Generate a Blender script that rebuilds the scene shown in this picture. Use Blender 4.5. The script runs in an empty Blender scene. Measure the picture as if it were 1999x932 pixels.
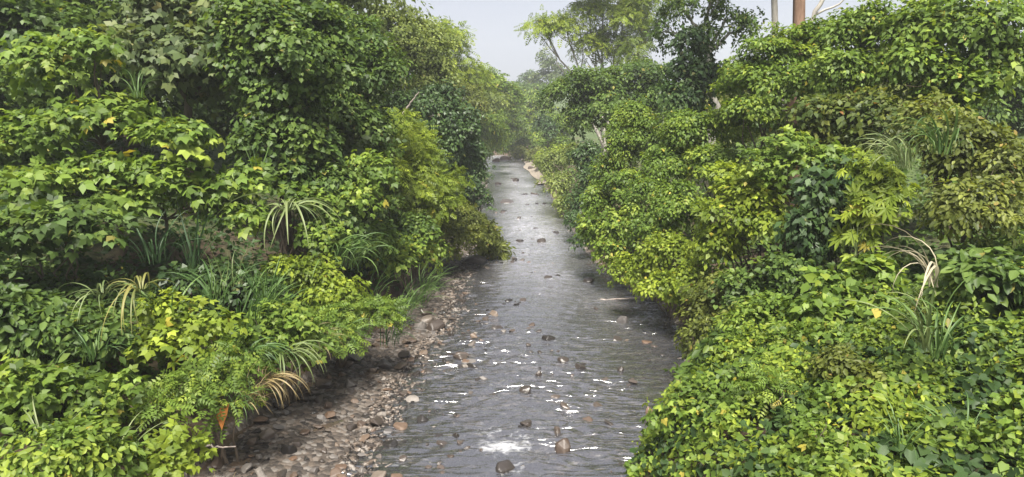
import bpy, math, random
import numpy as np
from mathutils import Vector, Matrix

rng = np.random.default_rng(11)
random.seed(5)
R = math.radians
scene = bpy.context.scene
COL = scene.collection

# ------------------------------------------------------------------ camera
H = 7.0                      # eye height above the water
PITCH = R(10.3)
FOC = 1300.0                 # focal length in photograph pixels
CX, CY = 999.5, 466.0
cam_d = bpy.data.cameras.new('camera')
cam_d.sensor_width = 36.0
cam_d.lens = 36.0 * FOC / 1999.0
cam_d.clip_start = 0.1
cam_d.clip_end = 3000
cam = bpy.data.objects.new('camera', cam_d)
COL.objects.link(cam)
cam.location = (0, 0, H)
cam.rotation_euler = (R(90) - PITCH, 0, 0)
scene.camera = cam

# ------------------------------------------------------------------ sky, sun, exposure
SUN_EL, SUN_AZ = R(60), R(186)     # azimuth clockwise from +Y; the light comes from behind and left
w = bpy.data.worlds.new('World'); scene.world = w; w.use_nodes = True
nt = w.node_tree; nt.nodes.clear()
out = nt.nodes.new('ShaderNodeOutputWorld'); bg = nt.nodes.new('ShaderNodeBackground')
sky = nt.nodes.new('ShaderNodeTexSky'); sky.sky_type = 'NISHITA'; sky.sun_disc = False
sky.sun_elevation = SUN_EL; sky.sun_rotation = SUN_AZ
sky.air_density = 1.0; sky.dust_density = 4.0; sky.ozone_density = 1.0
mixs = nt.nodes.new('ShaderNodeMixRGB'); mixs.inputs['Fac'].default_value = 0.82
# Color2: pale overcast veil with soft cloud tone
nt.links.new(sky.outputs['Color'], mixs.inputs['Color1'])
tcw = nt.nodes.new('ShaderNodeTexCoord'); mpw = nt.nodes.new('ShaderNodeMapping'); mpw.inputs['Scale'].default_value = (1, 1, 2.6)
nzw = nt.nodes.new('ShaderNodeTexNoise'); nzw.inputs['Scale'].default_value = 2.2; nzw.inputs['Detail'].default_value = 5
rpw = nt.nodes.new('ShaderNodeValToRGB'); rpw.color_ramp.elements[0].position = .3; rpw.color_ramp.elements[1].position = .7
rpw.color_ramp.elements[0].color = (.225, .230, .275, 1); rpw.color_ramp.elements[1].color = (.275, .277, .312, 1)
scw = nt.nodes.new('ShaderNodeVectorMath'); scw.operation = 'SCALE'; scw.inputs['Scale'].default_value = 10.0
nt.links.new(tcw.outputs['Generated'], mpw.inputs[0]); nt.links.new(mpw.outputs[0], nzw.inputs['Vector'])
nt.links.new(nzw.outputs[0], rpw.inputs[0]); nt.links.new(rpw.outputs[0], scw.inputs[0]); nt.links.new(scw.outputs[0], mixs.inputs['Color2'])
nt.links.new(mixs.outputs['Color'], bg.inputs['Color'])
bg.inputs['Strength'].default_value = 0.105
nt.links.new(bg.outputs['Background'], out.inputs['Surface'])

sd = bpy.data.lights.new('sun', 'SUN'); sd.energy = 5.0; sd.angle = R(16); sd.color = (1.0, 0.95, 0.86)
sun = bpy.data.objects.new('sun', sd); COL.objects.link(sun)
sdir = Vector((math.sin(SUN_AZ) * math.cos(SUN_EL), math.cos(SUN_AZ) * math.cos(SUN_EL), math.sin(SUN_EL)))
sun.rotation_euler = sdir.to_track_quat('Z', 'Y').to_euler()

vs = scene.view_settings
vs.view_transform = 'Standard'; vs.look = 'None'; vs.exposure = 1.28; vs.gamma = 1.0
vs.use_curve_mapping = False
scene.cycles.max_bounces = 7
scene.cycles.diffuse_bounces = 2
scene.cycles.glossy_bounces = 3
scene.cycles.transmission_bounces = 4
scene.cycles.transparent_max_bounces = 6
scene.cycles.volume_bounces = 1
scene.cycles.use_denoising = True

# ------------------------------------------------------------------ projection helpers
CP, SP = math.cos(PITCH), math.sin(PITCH)
def ray(x, y):
    a = (x - CX) / FOC; b = (CY - y) / FOC
    return np.array((a, CP + b * SP, -SP + b * CP))
def at(x, y, Y):
    d = ray(x, y); t = Y / d[1]
    return np.array((t * d[0], Y, H + t * d[2]))
def on_level(x, y, z=0.0):
    d = ray(x, y); t = (z - H) / d[2]
    return np.array((t * d[0], t * d[1], z))

# ------------------------------------------------------------------ materials
def new_mat(name):
    m = bpy.data.materials.new(name); m.use_nodes = True
    n = m.node_tree.nodes; n.clear()
    return m, n, m.node_tree.links
def principled(n, l, out=True):
    p = n.new('ShaderNodeBsdfPrincipled'); o = n.new('ShaderNodeOutputMaterial')
    if out: l.new(p.outputs[0], o.inputs['Surface'])
    return p, o
def noise(n, scale, detail=4, rough=0.55, vec=None, l=None):
    t = n.new('ShaderNodeTexNoise'); t.inputs['Scale'].default_value = scale
    t.inputs['Detail'].default_value = detail; t.inputs['Roughness'].default_value = rough
    if vec is not None: l.new(vec, t.inputs['Vector'])
    return t
def ramp(n, stops):
    r = n.new('ShaderNodeValToRGB'); e = r.color_ramp.elements
    while len(e) < len(stops): e.new(0.5)
    for el, (p, c) in zip(e, stops):
        el.position = p; el.color = (*c, 1)
    return r

def leaf_material(name, rough=0.5, trans=0.40, spec=0.28):
    m, n, l = new_mat(name)
    a = n.new('ShaderNodeAttribute'); a.attribute_name = 'leafcol'
    p, o = principled(n, l, False)
    p.inputs['Roughness'].default_value = rough
    p.inputs['Specular IOR Level'].default_value = spec
    t = n.new('ShaderNodeBsdfTranslucent')
    g = n.new('ShaderNodeMixRGB'); g.blend_type = 'MULTIPLY'; g.inputs[0].default_value = 1
    g.inputs[2].default_value = (1.25, 1.2, 0.55, 1)
    l.new(a.outputs['Color'], g.inputs[1]); l.new(g.outputs[0], t.inputs['Color'])
    l.new(a.outputs['Color'], p.inputs['Base Color'])
    mx = n.new('ShaderNodeMixShader'); mx.inputs[0].default_value = trans
    l.new(p.outputs[0], mx.inputs[1]); l.new(t.outputs[0], mx.inputs[2])
    l.new(mx.outputs[0], o.inputs['Surface'])
    return m
M_LEAF = leaf_material('leaf')
M_GLOSS = leaf_material('glossy_leaf', 0.46, 0.3, 0.35)

def blade_material(name, c0, c1):
    m, n, l = new_mat(name)
    oi = n.new('ShaderNodeObjectInfo'); r = ramp(n, [(0, c0), (1, c1)])
    l.new(oi.outputs['Random'], r.inputs[0])
    p, o = principled(n, l, False); p.inputs['Roughness'].default_value = 0.5
    l.new(r.outputs[0], p.inputs['Base Color'])
    t = n.new('ShaderNodeBsdfTranslucent'); l.new(r.outputs[0], t.inputs['Color'])
    mx = n.new('ShaderNodeMixShader'); mx.inputs[0].default_value = 0.3
    l.new(p.outputs[0], mx.inputs[1]); l.new(t.outputs[0], mx.inputs[2])
    l.new(mx.outputs[0], o.inputs['Surface'])
    return m
M_BLADE = {'green': blade_material('green_blade', (0.05, 0.11, 0.025), (0.13, 0.21, 0.05)),
           'dark': blade_material('dark_blade', (0.025, 0.06, 0.022), (0.07, 0.13, 0.045)),
           'pale': blade_material('pale_blade', (0.11, 0.16, 0.05), (0.22, 0.26, 0.10)),
           'yellow': blade_material('yellowing_blade', (0.13, 0.15, 0.035), (0.24, 0.22, 0.06)),
           'plume': blade_material('dry_plume', (0.30, 0.26, 0.17), (0.46, 0.41, 0.29)),
           'straw': blade_material('straw_blade', (0.17, 0.125, 0.05), (0.30, 0.235, 0.11))}

def bark_material(name, c0, c1, sc=6):
    m, n, l = new_mat(name); p, o = principled(n, l)
    tc = n.new('ShaderNodeTexCoord'); mp = n.new('ShaderNodeMapping'); mp.inputs['Scale'].default_value = (1, 1, 0.25)
    l.new(tc.outputs['Object'], mp.inputs[0])
    t = noise(n, sc, 6, 0.65, mp.outputs[0], l); r = ramp(n, [(0.3, c0), (0.7, c1)])
    l.new(t.outputs[0], r.inputs[0]); l.new(r.outputs[0], p.inputs['Base Color'])
    p.inputs['Roughness'].default_value = 0.9
    b = n.new('ShaderNodeBump'); b.inputs['Strength'].default_value = 0.6; b.inputs['Distance'].default_value = 0.04
    l.new(t.outputs[0], b.inputs['Height']); l.new(b.outputs[0], p.inputs['Normal'])
    return m
M_BARK = bark_material('brown_bark', (0.05, 0.038, 0.026), (0.16, 0.125, 0.09))
M_PALE = bark_material('pale_bark', (0.22, 0.20, 0.17), (0.46, 0.43, 0.38))
M_RED = bark_material('reddish_bark', (0.10, 0.055, 0.035), (0.24, 0.15, 0.10))
M_DRIFT = bark_material('driftwood', (0.18, 0.14, 0.12), (0.42, 0.37, 0.33), 10)

def ground_material():
    m, n, l = new_mat('soil'); p, o = principled(n, l)
    g = n.new('ShaderNodeNewGeometry')
    t = noise(n, 1.3, 8, 0.65, g.outputs['Position'], l)
    r = ramp(n, [(0.25, (0.028, 0.019, 0.012)), (0.5, (0.07, 0.046, 0.028)), (0.75, (0.13, 0.092, 0.058))])
    l.new(t.outputs[0], r.inputs[0])
    t3 = noise(n, 0.45, 6, 0.7, g.outputs['Position'], l)
    r3 = ramp(n, [(0.3, (0.03, 0.055, 0.015)), (0.7, (0.085, 0.12, 0.03))]); l.new(t.outputs[0], r3.inputs[0])
    at3 = n.new('ShaderNodeAttribute'); at3.attribute_name = 'grown'
    ma = n.new('ShaderNodeMath'); ma.operation = 'ADD'; ma.use_clamp = True; l.new(at3.outputs['Fac'], ma.inputs[0])
    mb = n.new('ShaderNodeMapRange'); mb.inputs['From Min'].default_value = .42; mb.inputs['From Max'].default_value = .62
    mb.inputs['To Min'].default_value = -.35; mb.inputs['To Max'].default_value = .35; l.new(t3.outputs[0], mb.inputs[0]); l.new(mb.outputs[0], ma.inputs[1])
    gm = n.new('ShaderNodeMixRGB'); l.new(ma.outputs[0], gm.inputs[0]); l.new(r.outputs[0], gm.inputs[1]); l.new(r3.outputs[0], gm.inputs[2])
    l.new(gm.outputs[0], p.inputs['Base Color']); p.inputs['Roughness'].default_value = 0.95
    b = n.new('ShaderNodeBump'); b.inputs['Strength'].default_value = 0.7; b.inputs['Distance'].default_value = 0.12
    t2 = noise(n, 7, 6, 0.7, g.outputs['Position'], l)
    l.new(t2.outputs[0], b.inputs['Height']); l.new(b.outputs[0], p.inputs['Normal'])
    return m
M_SOIL = ground_material()

def gravel_material(name, wet):
    m, n, l = new_mat(name); p, o = principled(n, l)
    g = n.new('ShaderNodeNewGeometry')
    v = n.new('ShaderNodeTexVoronoi'); v.inputs['Scale'].default_value = 9; v.inputs['Randomness'].default_value = 1
    l.new(g.outputs['Position'], v.inputs['Vector'])
    sep = n.new('ShaderNodeSeparateColor'); l.new(v.outputs['Color'], sep.inputs[0])
    k = 0.75 if wet else 0.45
    r = ramp(n, [(0, (0.05 * k, 0.04 * k, 0.034 * k)), (0.4, (0.13 * k, 0.105 * k, 0.085 * k)),
                 (0.7, (0.20 * k, 0.155 * k, 0.12 * k)), (1, (0.32 * k, 0.29 * k, 0.26 * k))])
    l.new(sep.outputs[0], r.inputs[0]); l.new(r.outputs[0], p.inputs['Base Color'])
    p.inputs['Roughness'].default_value = 0.55 if wet else 0.8
    b = n.new('ShaderNodeBump'); b.invert = True; b.inputs['Strength'].default_value = 0.9; b.inputs['Distance'].default_value = 0.06
    l.new(v.outputs['Distance'], b.inputs['Height']); l.new(b.outputs[0], p.inputs['Normal'])
    return m
M_GRAVEL = gravel_material('gravel', False)
M_BED = gravel_material('wet_gravel', True)
M_SAND = bark_material('pale_sand', (0.12, 0.10, 0.075), (0.30, 0.26, 0.21), 3)

def stone_material(name, stops, rough):
    m, n, l = new_mat(name); p, o = principled(n, l)
    oi = n.new('ShaderNodeObjectInfo'); r = ramp(n, stops); l.new(oi.outputs['Random'], r.inputs[0])
    tc = n.new('ShaderNodeTexCoord'); t = noise(n, 3.0, 8, 0.7, tc.outputs['Object'], l)
    k = n.new('ShaderNodeMapRange'); k.inputs['To Min'].default_value = 0.45; k.inputs['To Max'].default_value = 1.45
    l.new(t.outputs[0], k.inputs[0])
    mu = n.new('ShaderNodeVectorMath'); mu.operation = 'SCALE'
    l.new(r.outputs[0], mu.inputs[0]); l.new(k.outputs[0], mu.inputs['Scale'])
    l.new(mu.outputs[0], p.inputs['Base Color']); p.inputs['Roughness'].default_value = rough
    b = n.new('ShaderNodeBump'); b.inputs['Strength'].default_value = 0.4; b.inputs['Distance'].default_value = 0.03
    l.new(t.outputs[0], b.inputs['Height']); l.new(b.outputs[0], p.inputs['Normal'])
    return m
M_STONE = stone_material('stone', [(0, (0.045, 0.034, 0.027)), (0.25, (0.115, 0.072, 0.046)), (0.5, (0.125, 0.10, 0.078)),
                                   (0.75, (0.085, 0.077, 0.074)), (1, (0.22, 0.195, 0.17))], 0.5)
M_WET = stone_material('wet_stone', [(0, (0.02, 0.018, 0.017)), (0.5, (0.045, 0.037, 0.032)), (1, (0.085, 0.066, 0.054))], 0.3)

def water_material():
    m, n, l = new_mat('river_water')
    o = n.new('ShaderNodeOutputMaterial'); g = n.new('ShaderNodeNewGeometry')
    mp = n.new('ShaderNodeMapping'); mp.inputs['Scale'].default_value = (0.42, 1.5, 1)
    l.new(g.outputs['Position'], mp.inputs[0])
    t1 = noise(n, 2.7, 2, 0.42, mp.outputs[0], l)
    t1.inputs['Distortion'].default_value = 1.1
    b1 = n.new('ShaderNodeBump'); b1.inputs['Strength'].default_value = 1.0; b1.inputs['Distance'].default_value = 0.10
    l.new(t1.outputs[0], b1.inputs['Height'])
    ac = n.new('ShaderNodeAttribute'); ac.attribute_name = 'chop'; l.new(ac.outputs['Fac'], b1.inputs['Strength'])
    fr = n.new('ShaderNodeFresnel'); fr.inputs['IOR'].default_value = 2.75
    l.new(b1.outputs[0], fr.inputs['Normal'])
    gl = n.new('ShaderNodeBsdfGlossy'); gl.inputs['Roughness'].default_value = 0.17
    gl.inputs['Color'].default_value = (1, 1, 1, 1); l.new(b1.outputs[0], gl.inputs['Normal'])
    tr = n.new('ShaderNodeBsdfTransparent'); tr.inputs['Color'].default_value = (0.86, 0.87, 0.87, 1)
    df = n.new('ShaderNodeBsdfDiffuse'); df.inputs['Color'].default_value = (0.44, 0.435, 0.475, 1)   # silt in the water; also carries the painted sky sheen
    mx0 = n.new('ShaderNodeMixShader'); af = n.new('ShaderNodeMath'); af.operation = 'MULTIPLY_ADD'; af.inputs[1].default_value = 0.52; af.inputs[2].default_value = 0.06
    af.use_clamp = True; ag = n.new('ShaderNodeAttribute'); ag.attribute_name = 'sky_sheen'; l.new(ag.outputs['Fac'], af.inputs[0]); l.new(af.outputs[0], mx0.inputs[0])
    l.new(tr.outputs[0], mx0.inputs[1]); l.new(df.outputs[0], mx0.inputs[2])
    mx = n.new('ShaderNodeMixShader'); l.new(fr.outputs[0], mx.inputs[0])
    l.new(mx0.outputs[0], mx.inputs[1]); l.new(gl.outputs[0], mx.inputs[2])
    # foam where the bed breaks the flow, and sky glare painted in white
    at_ = n.new('ShaderNodeAttribute'); at_.attribute_name = 'foam_glare'
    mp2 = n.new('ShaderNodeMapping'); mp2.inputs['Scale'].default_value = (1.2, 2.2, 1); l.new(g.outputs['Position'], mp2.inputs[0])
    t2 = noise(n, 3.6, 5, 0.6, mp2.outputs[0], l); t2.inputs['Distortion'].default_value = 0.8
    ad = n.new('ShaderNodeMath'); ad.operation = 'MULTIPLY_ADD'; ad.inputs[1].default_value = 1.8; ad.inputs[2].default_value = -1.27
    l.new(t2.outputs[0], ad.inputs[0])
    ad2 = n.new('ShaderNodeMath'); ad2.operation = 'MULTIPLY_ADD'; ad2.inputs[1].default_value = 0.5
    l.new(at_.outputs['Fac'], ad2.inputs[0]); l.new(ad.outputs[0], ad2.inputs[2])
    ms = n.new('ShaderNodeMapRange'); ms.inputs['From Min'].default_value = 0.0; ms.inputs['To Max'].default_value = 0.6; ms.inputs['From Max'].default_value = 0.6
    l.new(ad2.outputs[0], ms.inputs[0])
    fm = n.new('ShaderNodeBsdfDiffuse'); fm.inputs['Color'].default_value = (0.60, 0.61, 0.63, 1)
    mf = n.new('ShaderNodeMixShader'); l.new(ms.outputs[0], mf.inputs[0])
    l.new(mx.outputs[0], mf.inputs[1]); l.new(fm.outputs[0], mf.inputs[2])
    l.new(mf.outputs[0], o.inputs['Surface'])
    return m
M_WATER = water_material()

# ------------------------------------------------------------------ object helpers
def tag(o, label=None, cat=None, group=None, kind=None):
    if label: o['label'] = label
    if cat: o['category'] = cat
    if group: o['group'] = group
    if kind: o['kind'] = kind
    return o
def obj(name, me, mat=None, parent=None, loc=None):
    if mat is not None and not me.materials: me.materials.append(mat)
    o = bpy.data.objects.new(name, me); COL.objects.link(o)
    if parent is not None: o.parent = parent
    if loc is not None: o.location = loc
    return o
def empty(name, loc):
    e = bpy.data.objects.new(name, None); e.empty_display_size = 0.3
    COL.objects.link(e); e.location = loc
    return e
def quads_mesh(name, verts, quads, cols=None, smooth=False):
    me = bpy.data.meshes.new(name)
    nv, nq = len(verts), len(quads)
    me.vertices.add(nv); me.vertices.foreach_set('co', np.ascontiguousarray(verts, np.float32).ravel())
    me.loops.add(nq * 4); me.loops.foreach_set('vertex_index', np.ascontiguousarray(quads, np.int32).ravel())
    me.polygons.add(nq); me.polygons.foreach_set('loop_start', np.arange(0, nq * 4, 4, dtype=np.int32))
    if cols is not None:
        a = me.attributes.new('leafcol', 'FLOAT_COLOR', 'FACE')
        c4 = np.ones((nq, 4), np.float32); c4[:, :3] = cols
        a.data.foreach_set('color', c4.ravel())
    me.update(calc_edges=True)
    if smooth: me.polygons.foreach_set('use_smooth', np.ones(nq, bool))
    return me
def tubes_mesh(name, paths, sides=7):
    """paths: list of (points (k,3), radii (k,))"""
    V, Q = [], []; off = 0
    for pts, rad in paths:
        pts = np.asarray(pts, float); k = len(pts)
        tang = np.gradient(pts, axis=0); tang /= np.linalg.norm(tang, axis=1, keepdims=True) + 1e-9
        ref = np.array((0.31, 0.95, 0.05))
        u = np.cross(tang, ref); u /= np.linalg.norm(u, axis=1, keepdims=True) + 1e-9
        v = np.cross(tang, u)
        an = np.arange(sides) * 2 * math.pi / sides
        ring = pts[:, None] + np.asarray(rad)[:, None, None] * (np.cos(an)[None, :, None] * u[:, None] + np.sin(an)[None, :, None] * v[:, None])
        V.append(ring.reshape(-1, 3))
        i = np.arange(k - 1)[:, None] * sides; j = np.arange(sides)[None]; j2 = (j + 1) % sides
        Q.append(np.stack([i + j, i + j2, i + sides + j2, i + sides + j], -1).reshape(-1, 4) + off)
        off += k * sides
    return quads_mesh(name, np.concatenate(V), np.concatenate(Q), smooth=True)
def limb(a, b, r0, r1, k=7, wob=0.06, sag=0.0):
    a = np.asarray(a, float); b = np.asarray(b, float); t = np.linspace(0, 1, k)
    L = np.linalg.norm(b - a)
    p = a + (b - a) * t[:, None]
    wv = rng.normal(0, wob * L / 3, (k, 3)); wv[0] = 0; wv[-1] = 0
    p += wv * np.sin(t * math.pi)[:, None]
    p[:, 2] += sag * L * np.sin(t * math.pi)
    return p, r0 + (r1 - r0) * t

# ------------------------------------------------------------------ terrain
def edge(pixels):
    w_ = np.array([on_level(*p) for p in pixels]); o_ = np.argsort(w_[:, 1]); w_ = w_[o_]
    return w_[:, 1], w_[:, 0]
WL = edge([(655, 932), (712, 830), (765, 740), (850, 640), (880, 560), (898, 520), (915, 480), (930, 440), (940, 400), (950, 360), (944, 320)])
SL = edge([(400, 932), (510, 840), (610, 765), (700, 690), (775, 620), (830, 560), (862, 515), (890, 480), (915, 430), (926, 400), (942, 350), (930, 320)])
WR = edge([(1235, 932), (1310, 800), (1340, 700), (1328, 640), (1290, 590), (1200, 545), (1150, 500), (1112, 440), (1087, 400), (1050, 345), (1030, 318)])
def sm(x):
    x = np.clip(x, 0, 1); return x * x * (3 - 2 * x)
def bend(y): return -np.clip(y - 104, 0, 80) ** 2 / 160.0
def xl(y): return np.interp(y, *WL) + bend(y)
def xs(y): return np.interp(y, *SL) + bend(y)
def xr(y): return np.interp(y, *WR) + bend(y)
def lump(x, y):
    return (np.sin(x * 1.3 + 0.7 * np.sin(y * 0.9)) * np.sin(y * 1.1 + x * 0.4) * 0.5 + np.sin(x * 0.37 + 1.2) * np.sin(y * 0.31 + 0.4))
def height(x, y):
    x = np.asarray(x, float); y = np.asarray(y, float)
    a, b, c = xl(y), xs(y), xr(y)
    din = np.minimum(x - a, c - x)
    bed = -0.02 - 0.30 * sm(din / 3.0) - .06 * sm((x - a) / 5.0)
    grav = 0.26 * np.clip((a - x) / np.maximum(a - b, 0.2), 0, 1)
    s1 = np.clip(b - x, 0, None); s2 = np.clip(x - c, 0, None)
    slope = lambda s: 0.29 * np.minimum(s, 14) + 0.10 * np.clip(s - 14, 0, 130)
    left = 0.26 + 1.0 * sm(s1 / 1.0) + slope(s1)
    right = 1.25 * sm(s2 / 1.3) + slope(s2)
    z = np.where(x > c, right, np.where(x > a, bed, np.where(x > b, grav, left)))
    so = np.maximum(s1, s2)
    z = z + 0.16 * lump(x, y) * sm(so / 2.0)
    z = z + np.clip(y - 165, 0, 400) * 0.035 * sm(np.clip(y - 165, 0, 60) / 60)
    return z
def grid_mesh(name, X, Y, Z):
    ny, nx = X.shape
    V = np.stack([X, Y, Z], -1).reshape(-1, 3)
    i = np.arange(ny - 1)[:, None] * nx; j = np.arange(nx - 1)[None]
    Q = np.stack([i + j, i + j + 1, i + nx + j + 1, i + nx + j], -1).reshape(-1, 4)
    return quads_mesh(name, V, Q, smooth=True)
u = np.linspace(-1, 1, 211); gx = 3.0 * np.sinh(u * 5.3) / 1.0; gx = gx / gx.max() * 300
v = np.linspace(0, 1, 220); gy = -30 + 40 * v + 500 * v ** 3.2
X, Y = np.meshgrid(gx, gy)
gme = grid_mesh('ground', X, Y, height(X, Y))
grown = sm((np.maximum(xs(Y) - X, X - xr(Y)) - 2.0) / 10.0) * 1.3        # moss and low grass away from the river
ga = gme.attributes.new('grown', 'FLOAT', 'POINT'); ga.data.foreach_set('value', grown.ravel().astype(np.float32))
tag(obj('ground', gme, M_SOIL), kind='structure')

# riverbed sheet, a touch above the ground sheet, and the stony bar on the near left
yy = np.linspace(-12, 118, 330); tt = np.linspace(0, 1, 26)
Xb = xl(yy)[:, None] - 0.15 + (xr(yy) - xl(yy) + 0.3)[:, None] * tt[None]; Yb = np.repeat(yy[:, None], 26, 1)
bed = tag(obj('riverbed', grid_mesh('riverbed', Xb, Yb, height(Xb, Yb) + 0.012), M_BED), kind='structure')
yy = np.linspace(4, 112, 300); tt = np.linspace(0, 1, 12)
Xb = xs(yy)[:, None] - 0.25 + (xl(yy) - xs(yy) + 0.4)[:, None] * tt[None]; Yb = np.repeat(yy[:, None], 12, 1)
bar = tag(obj('gravel_bar', grid_mesh('gravel_bar', Xb, Yb, height(Xb, Yb) + 0.02 + 0.02 * lump(Xb * 6, Yb * 6)), M_GRAVEL), kind='structure')
yy = np.linspace(70, 118, 60); tt = np.linspace(0, 1, 8)
wv = 1.0 + .5 * np.sin(yy * .22) + .3 * np.sin(yy * .47 + 1)
Xb = xr(yy)[:, None] - (0.25 + .5 * wv)[:, None] + (1.9 + .6 * wv)[:, None] * tt[None]; Yb = np.repeat(yy[:, None], 8, 1)
Zb = np.maximum(height(Xb, Yb) * 0.5, 0) + 0.05 + 0.16 * np.sin(tt * math.pi)[None]
tag(obj('far_gravel_bar', grid_mesh('far_gravel_bar', Xb, Yb, Zb), M_SAND), kind='structure')

# ------------------------------------------------------------------ rocks in the stream (needed for the foam of the water)
ROCKS = [  # px, py, width px, height px, label
    (1100, 862, 40, 30, 'rounded brown boulder breaking the water by the bright painted glare, bottom centre', 'stone'),
    (1051, 728, 15, 12, 'small black rock alone in midstream below the river centre', 'wet'),
    (1072, 657, 30, 10, 'low dark double rock in midstream level with the right bank hollow', 'wet'),
    (900, 692, 34, 16, 'flat dark rock with pale top in the stream beside the stony bar', 'wet'),
    (848, 633, 44, 26, 'reddish brown block of stone at the upper end of the stony bar', 'stone'),
    (822, 636, 34, 24, 'pale rounded stone left of the reddish block at the bar end', 'stone'),
    (1058, 468, 22, 10, 'dark rock in the pale far water, right of the drooping grass', 'wet'),
    (1008, 351, 16, 8, 'dark rock in the farthest pale reach, just below the bend', 'wet'),
    (973, 357, 14, 7, 'grey rock in the farthest reach near the left bank', 'wet'),
    (990, 392, 34, 7, 'long low ledge of rock at the left edge of the far reach', 'wet'),
    (1215, 622, 26, 18, 'pale stone under the right bank hollow, beside the fallen stick', 'stone'),
    (1270, 806, 26, 34, 'greenish grey stone at the foot of the creeper-covered right bank', 'stone'),
    (1212, 718, 16, 14, 'dark wedge of rock in the shadowed water along the right bank', 'wet'),
    (1100, 700, 26, 8, 'dark broken rock line right of midstream with white ripples', 'wet'),
    (1088, 835, 18, 18, 'dark pointed rock just above the brown boulder', 'wet'),
    (985, 905, 44, 22, 'dark mossy rock in the middle of the white painted glare, bottom centre', 'wet'),
    (880, 650, 14, 12, 'small black rock at the water line near the reddish block', 'wet'),
    (825, 815, 26, 14, 'dark flat stone in the shallows beside the lower stony bar', 'wet'),
    (1150, 545, 26, 12, 'dark wet rock against the right bank below the leaning shrubs', 'wet'),
    (930, 505, 60, 16, 'pale flat slab at the tip of the drooping grass bush', 'stone'),
    (988, 308, 26, 10, 'grey boulder in the middle of the far bend', 'stone'),
    (1006, 305, 22, 9, 'grey boulder at the far bend beside the pale gravel bar tip', 'stone'),
    (968, 312, 20, 9, 'brown boulder at the far bend against the left bank', 'stone'),
    (1036, 328, 18, 9, 'dark boulder at the edge of the pale gravel bar', 'wet'),
]
def rock_mesh(name, seed, sub=2):
    """an angular water-worn stone: convex hull of scattered points, edges slightly rounded"""
    import bmesh
    bm = bmesh.new(); r_ = np.random.default_rng(seed)
    q = r_.normal(size=({1: 9, 2: 13, 3: 20}[sub], 3)); q /= np.linalg.norm(q, axis=1, keepdims=True)
    q *= r_.uniform(.40, .54, (len(q), 1))
    vs_ = [bm.verts.new(v_) for v_ in q]
    res = bmesh.ops.convex_hull(bm, input=vs_)
    bmesh.ops.delete(bm, geom=list({g_ for g_ in res['geom_interior'] + res['geom_unused'] if isinstance(g_, bmesh.types.BMVert)}), context='VERTS')
    if sub > 1:
        bmesh.ops.bevel(bm, geom=list(bm.edges), offset=.045, segments=1, affect='EDGES', profile=.5)
    bmesh.ops.triangulate(bm, faces=list(bm.faces))
    bmesh.ops.recalc_face_normals(bm, faces=list(bm.faces))
    me = bpy.data.meshes.new(name); bm.to_mesh(me); bm.free()
    return me
rock_pos = []
STONE_ME = {}
for key, mt in (('stone', M_STONE), ('wet', M_WET)):
    STONE_ME[key] = [rock_mesh(key, 40 + i, 2) for i in range(7)]
    for me in STONE_ME[key]: me.materials.append(mt)
BIG_ME = {}
for key, mt in (('stone', M_STONE), ('wet', M_WET)):
    BIG_ME[key] = [rock_mesh('boulder', 90 + i, 3) for i in range(6)]
    for me in BIG_ME[key]: me.materials.append(mt)
for i, (px, py, wp, hp, lab, mk) in enumerate(ROCKS):
    p = on_level(px, py + hp * 0.4, 0.0); k = p[1] / FOC * 1.03
    o = obj('river_rock', BIG_ME[mk][i % 6], loc=(p[0], p[1], 0.0))
    sx = wp * k * 1.12; sz = max(hp * k * 1.15, 0.14)
    o.scale = (sx, sx * 0.9, sz * 1.6); o.rotation_euler = (random.uniform(-.2, .2), random.uniform(-.2, .2), random.uniform(0, 6.28))
    tag(o, lab, 'rock', 'rocks in the stream')
    rock_pos.append((p[0], p[1], sx))

BED_ROCKS = []
while len(BED_ROCKS) < 295:
    py = 325 + 600 * random.random() ** 0.7
    lo = np.interp(py, [330, 400, 480, 560, 640, 740, 932], [955, 955, 985, 890, 870, 780, 690]); hi = np.interp(py, [330, 480, 590, 700, 932], [1040, 1130, 1270, 1310, 1220])
    px = lo + (hi - lo) * (random.random() ** 1.9); c_ = on_level(px, py)
    for _ in range(random.choice([1, 1, 2, 3, 5, 7])):
        s_ = (0.07 + 0.27 * random.random() ** 2.4) * (1 + c_[1] / 55)
        x_, y_ = c_[0] + random.gauss(0, .45), c_[1] + random.gauss(0, .55)
        if xl(y_) - .1 < x_ < xr(y_) - .1: BED_ROCKS.append((x_, y_, s_, random.uniform(-.05, .02)))
BED_ROCKS = BED_ROCKS[:298]
# ------------------------------------------------------------------ water
yy = np.concatenate([np.arange(-10, 7, 0.4), np.arange(7, 45, 0.09), np.arange(45, 126, 0.4)]); tt = np.linspace(0, 1, 110)
xa, xb = xl(yy) - 0.25, xr(yy) + 0.3
Xw = xa[:, None] + (xb - xa)[:, None] * tt[None]; Yw = np.repeat(yy[:, None], 110, 1)
Zw = np.zeros_like(Xw)
r2 = np.random.default_rng(3)
for i in range(34):
    lam = 0.24 + 0.95 * r2.random() ** 1.6; k = 2 * math.pi / lam; th = r2.normal(math.pi / 2, 0.6)
    kx, ky = k * math.cos(th), k * math.sin(th)
    warp = 0.25 * np.sin(Xw * r2.uniform(.5, 2) + r2.uniform(0, 6)) + 0.25 * np.sin(Yw * r2.uniform(.4, 1.2) + r2.uniform(0, 6))
    Zw += 0.0048 * lam ** 0.9 * np.sin(kx * (Xw + warp) + ky * (Yw + warp) + r2.uniform(0, 6.28))
pt = np.sin(Xw * 1.7 + 1.4 * np.sin(Yw * .9 + .5)) * np.sin(Yw * 1.5 + 1.2 * np.sin(Xw * 1.1 + 2)) + .6 * np.sin(Xw * .7 + Yw * .45)
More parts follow.
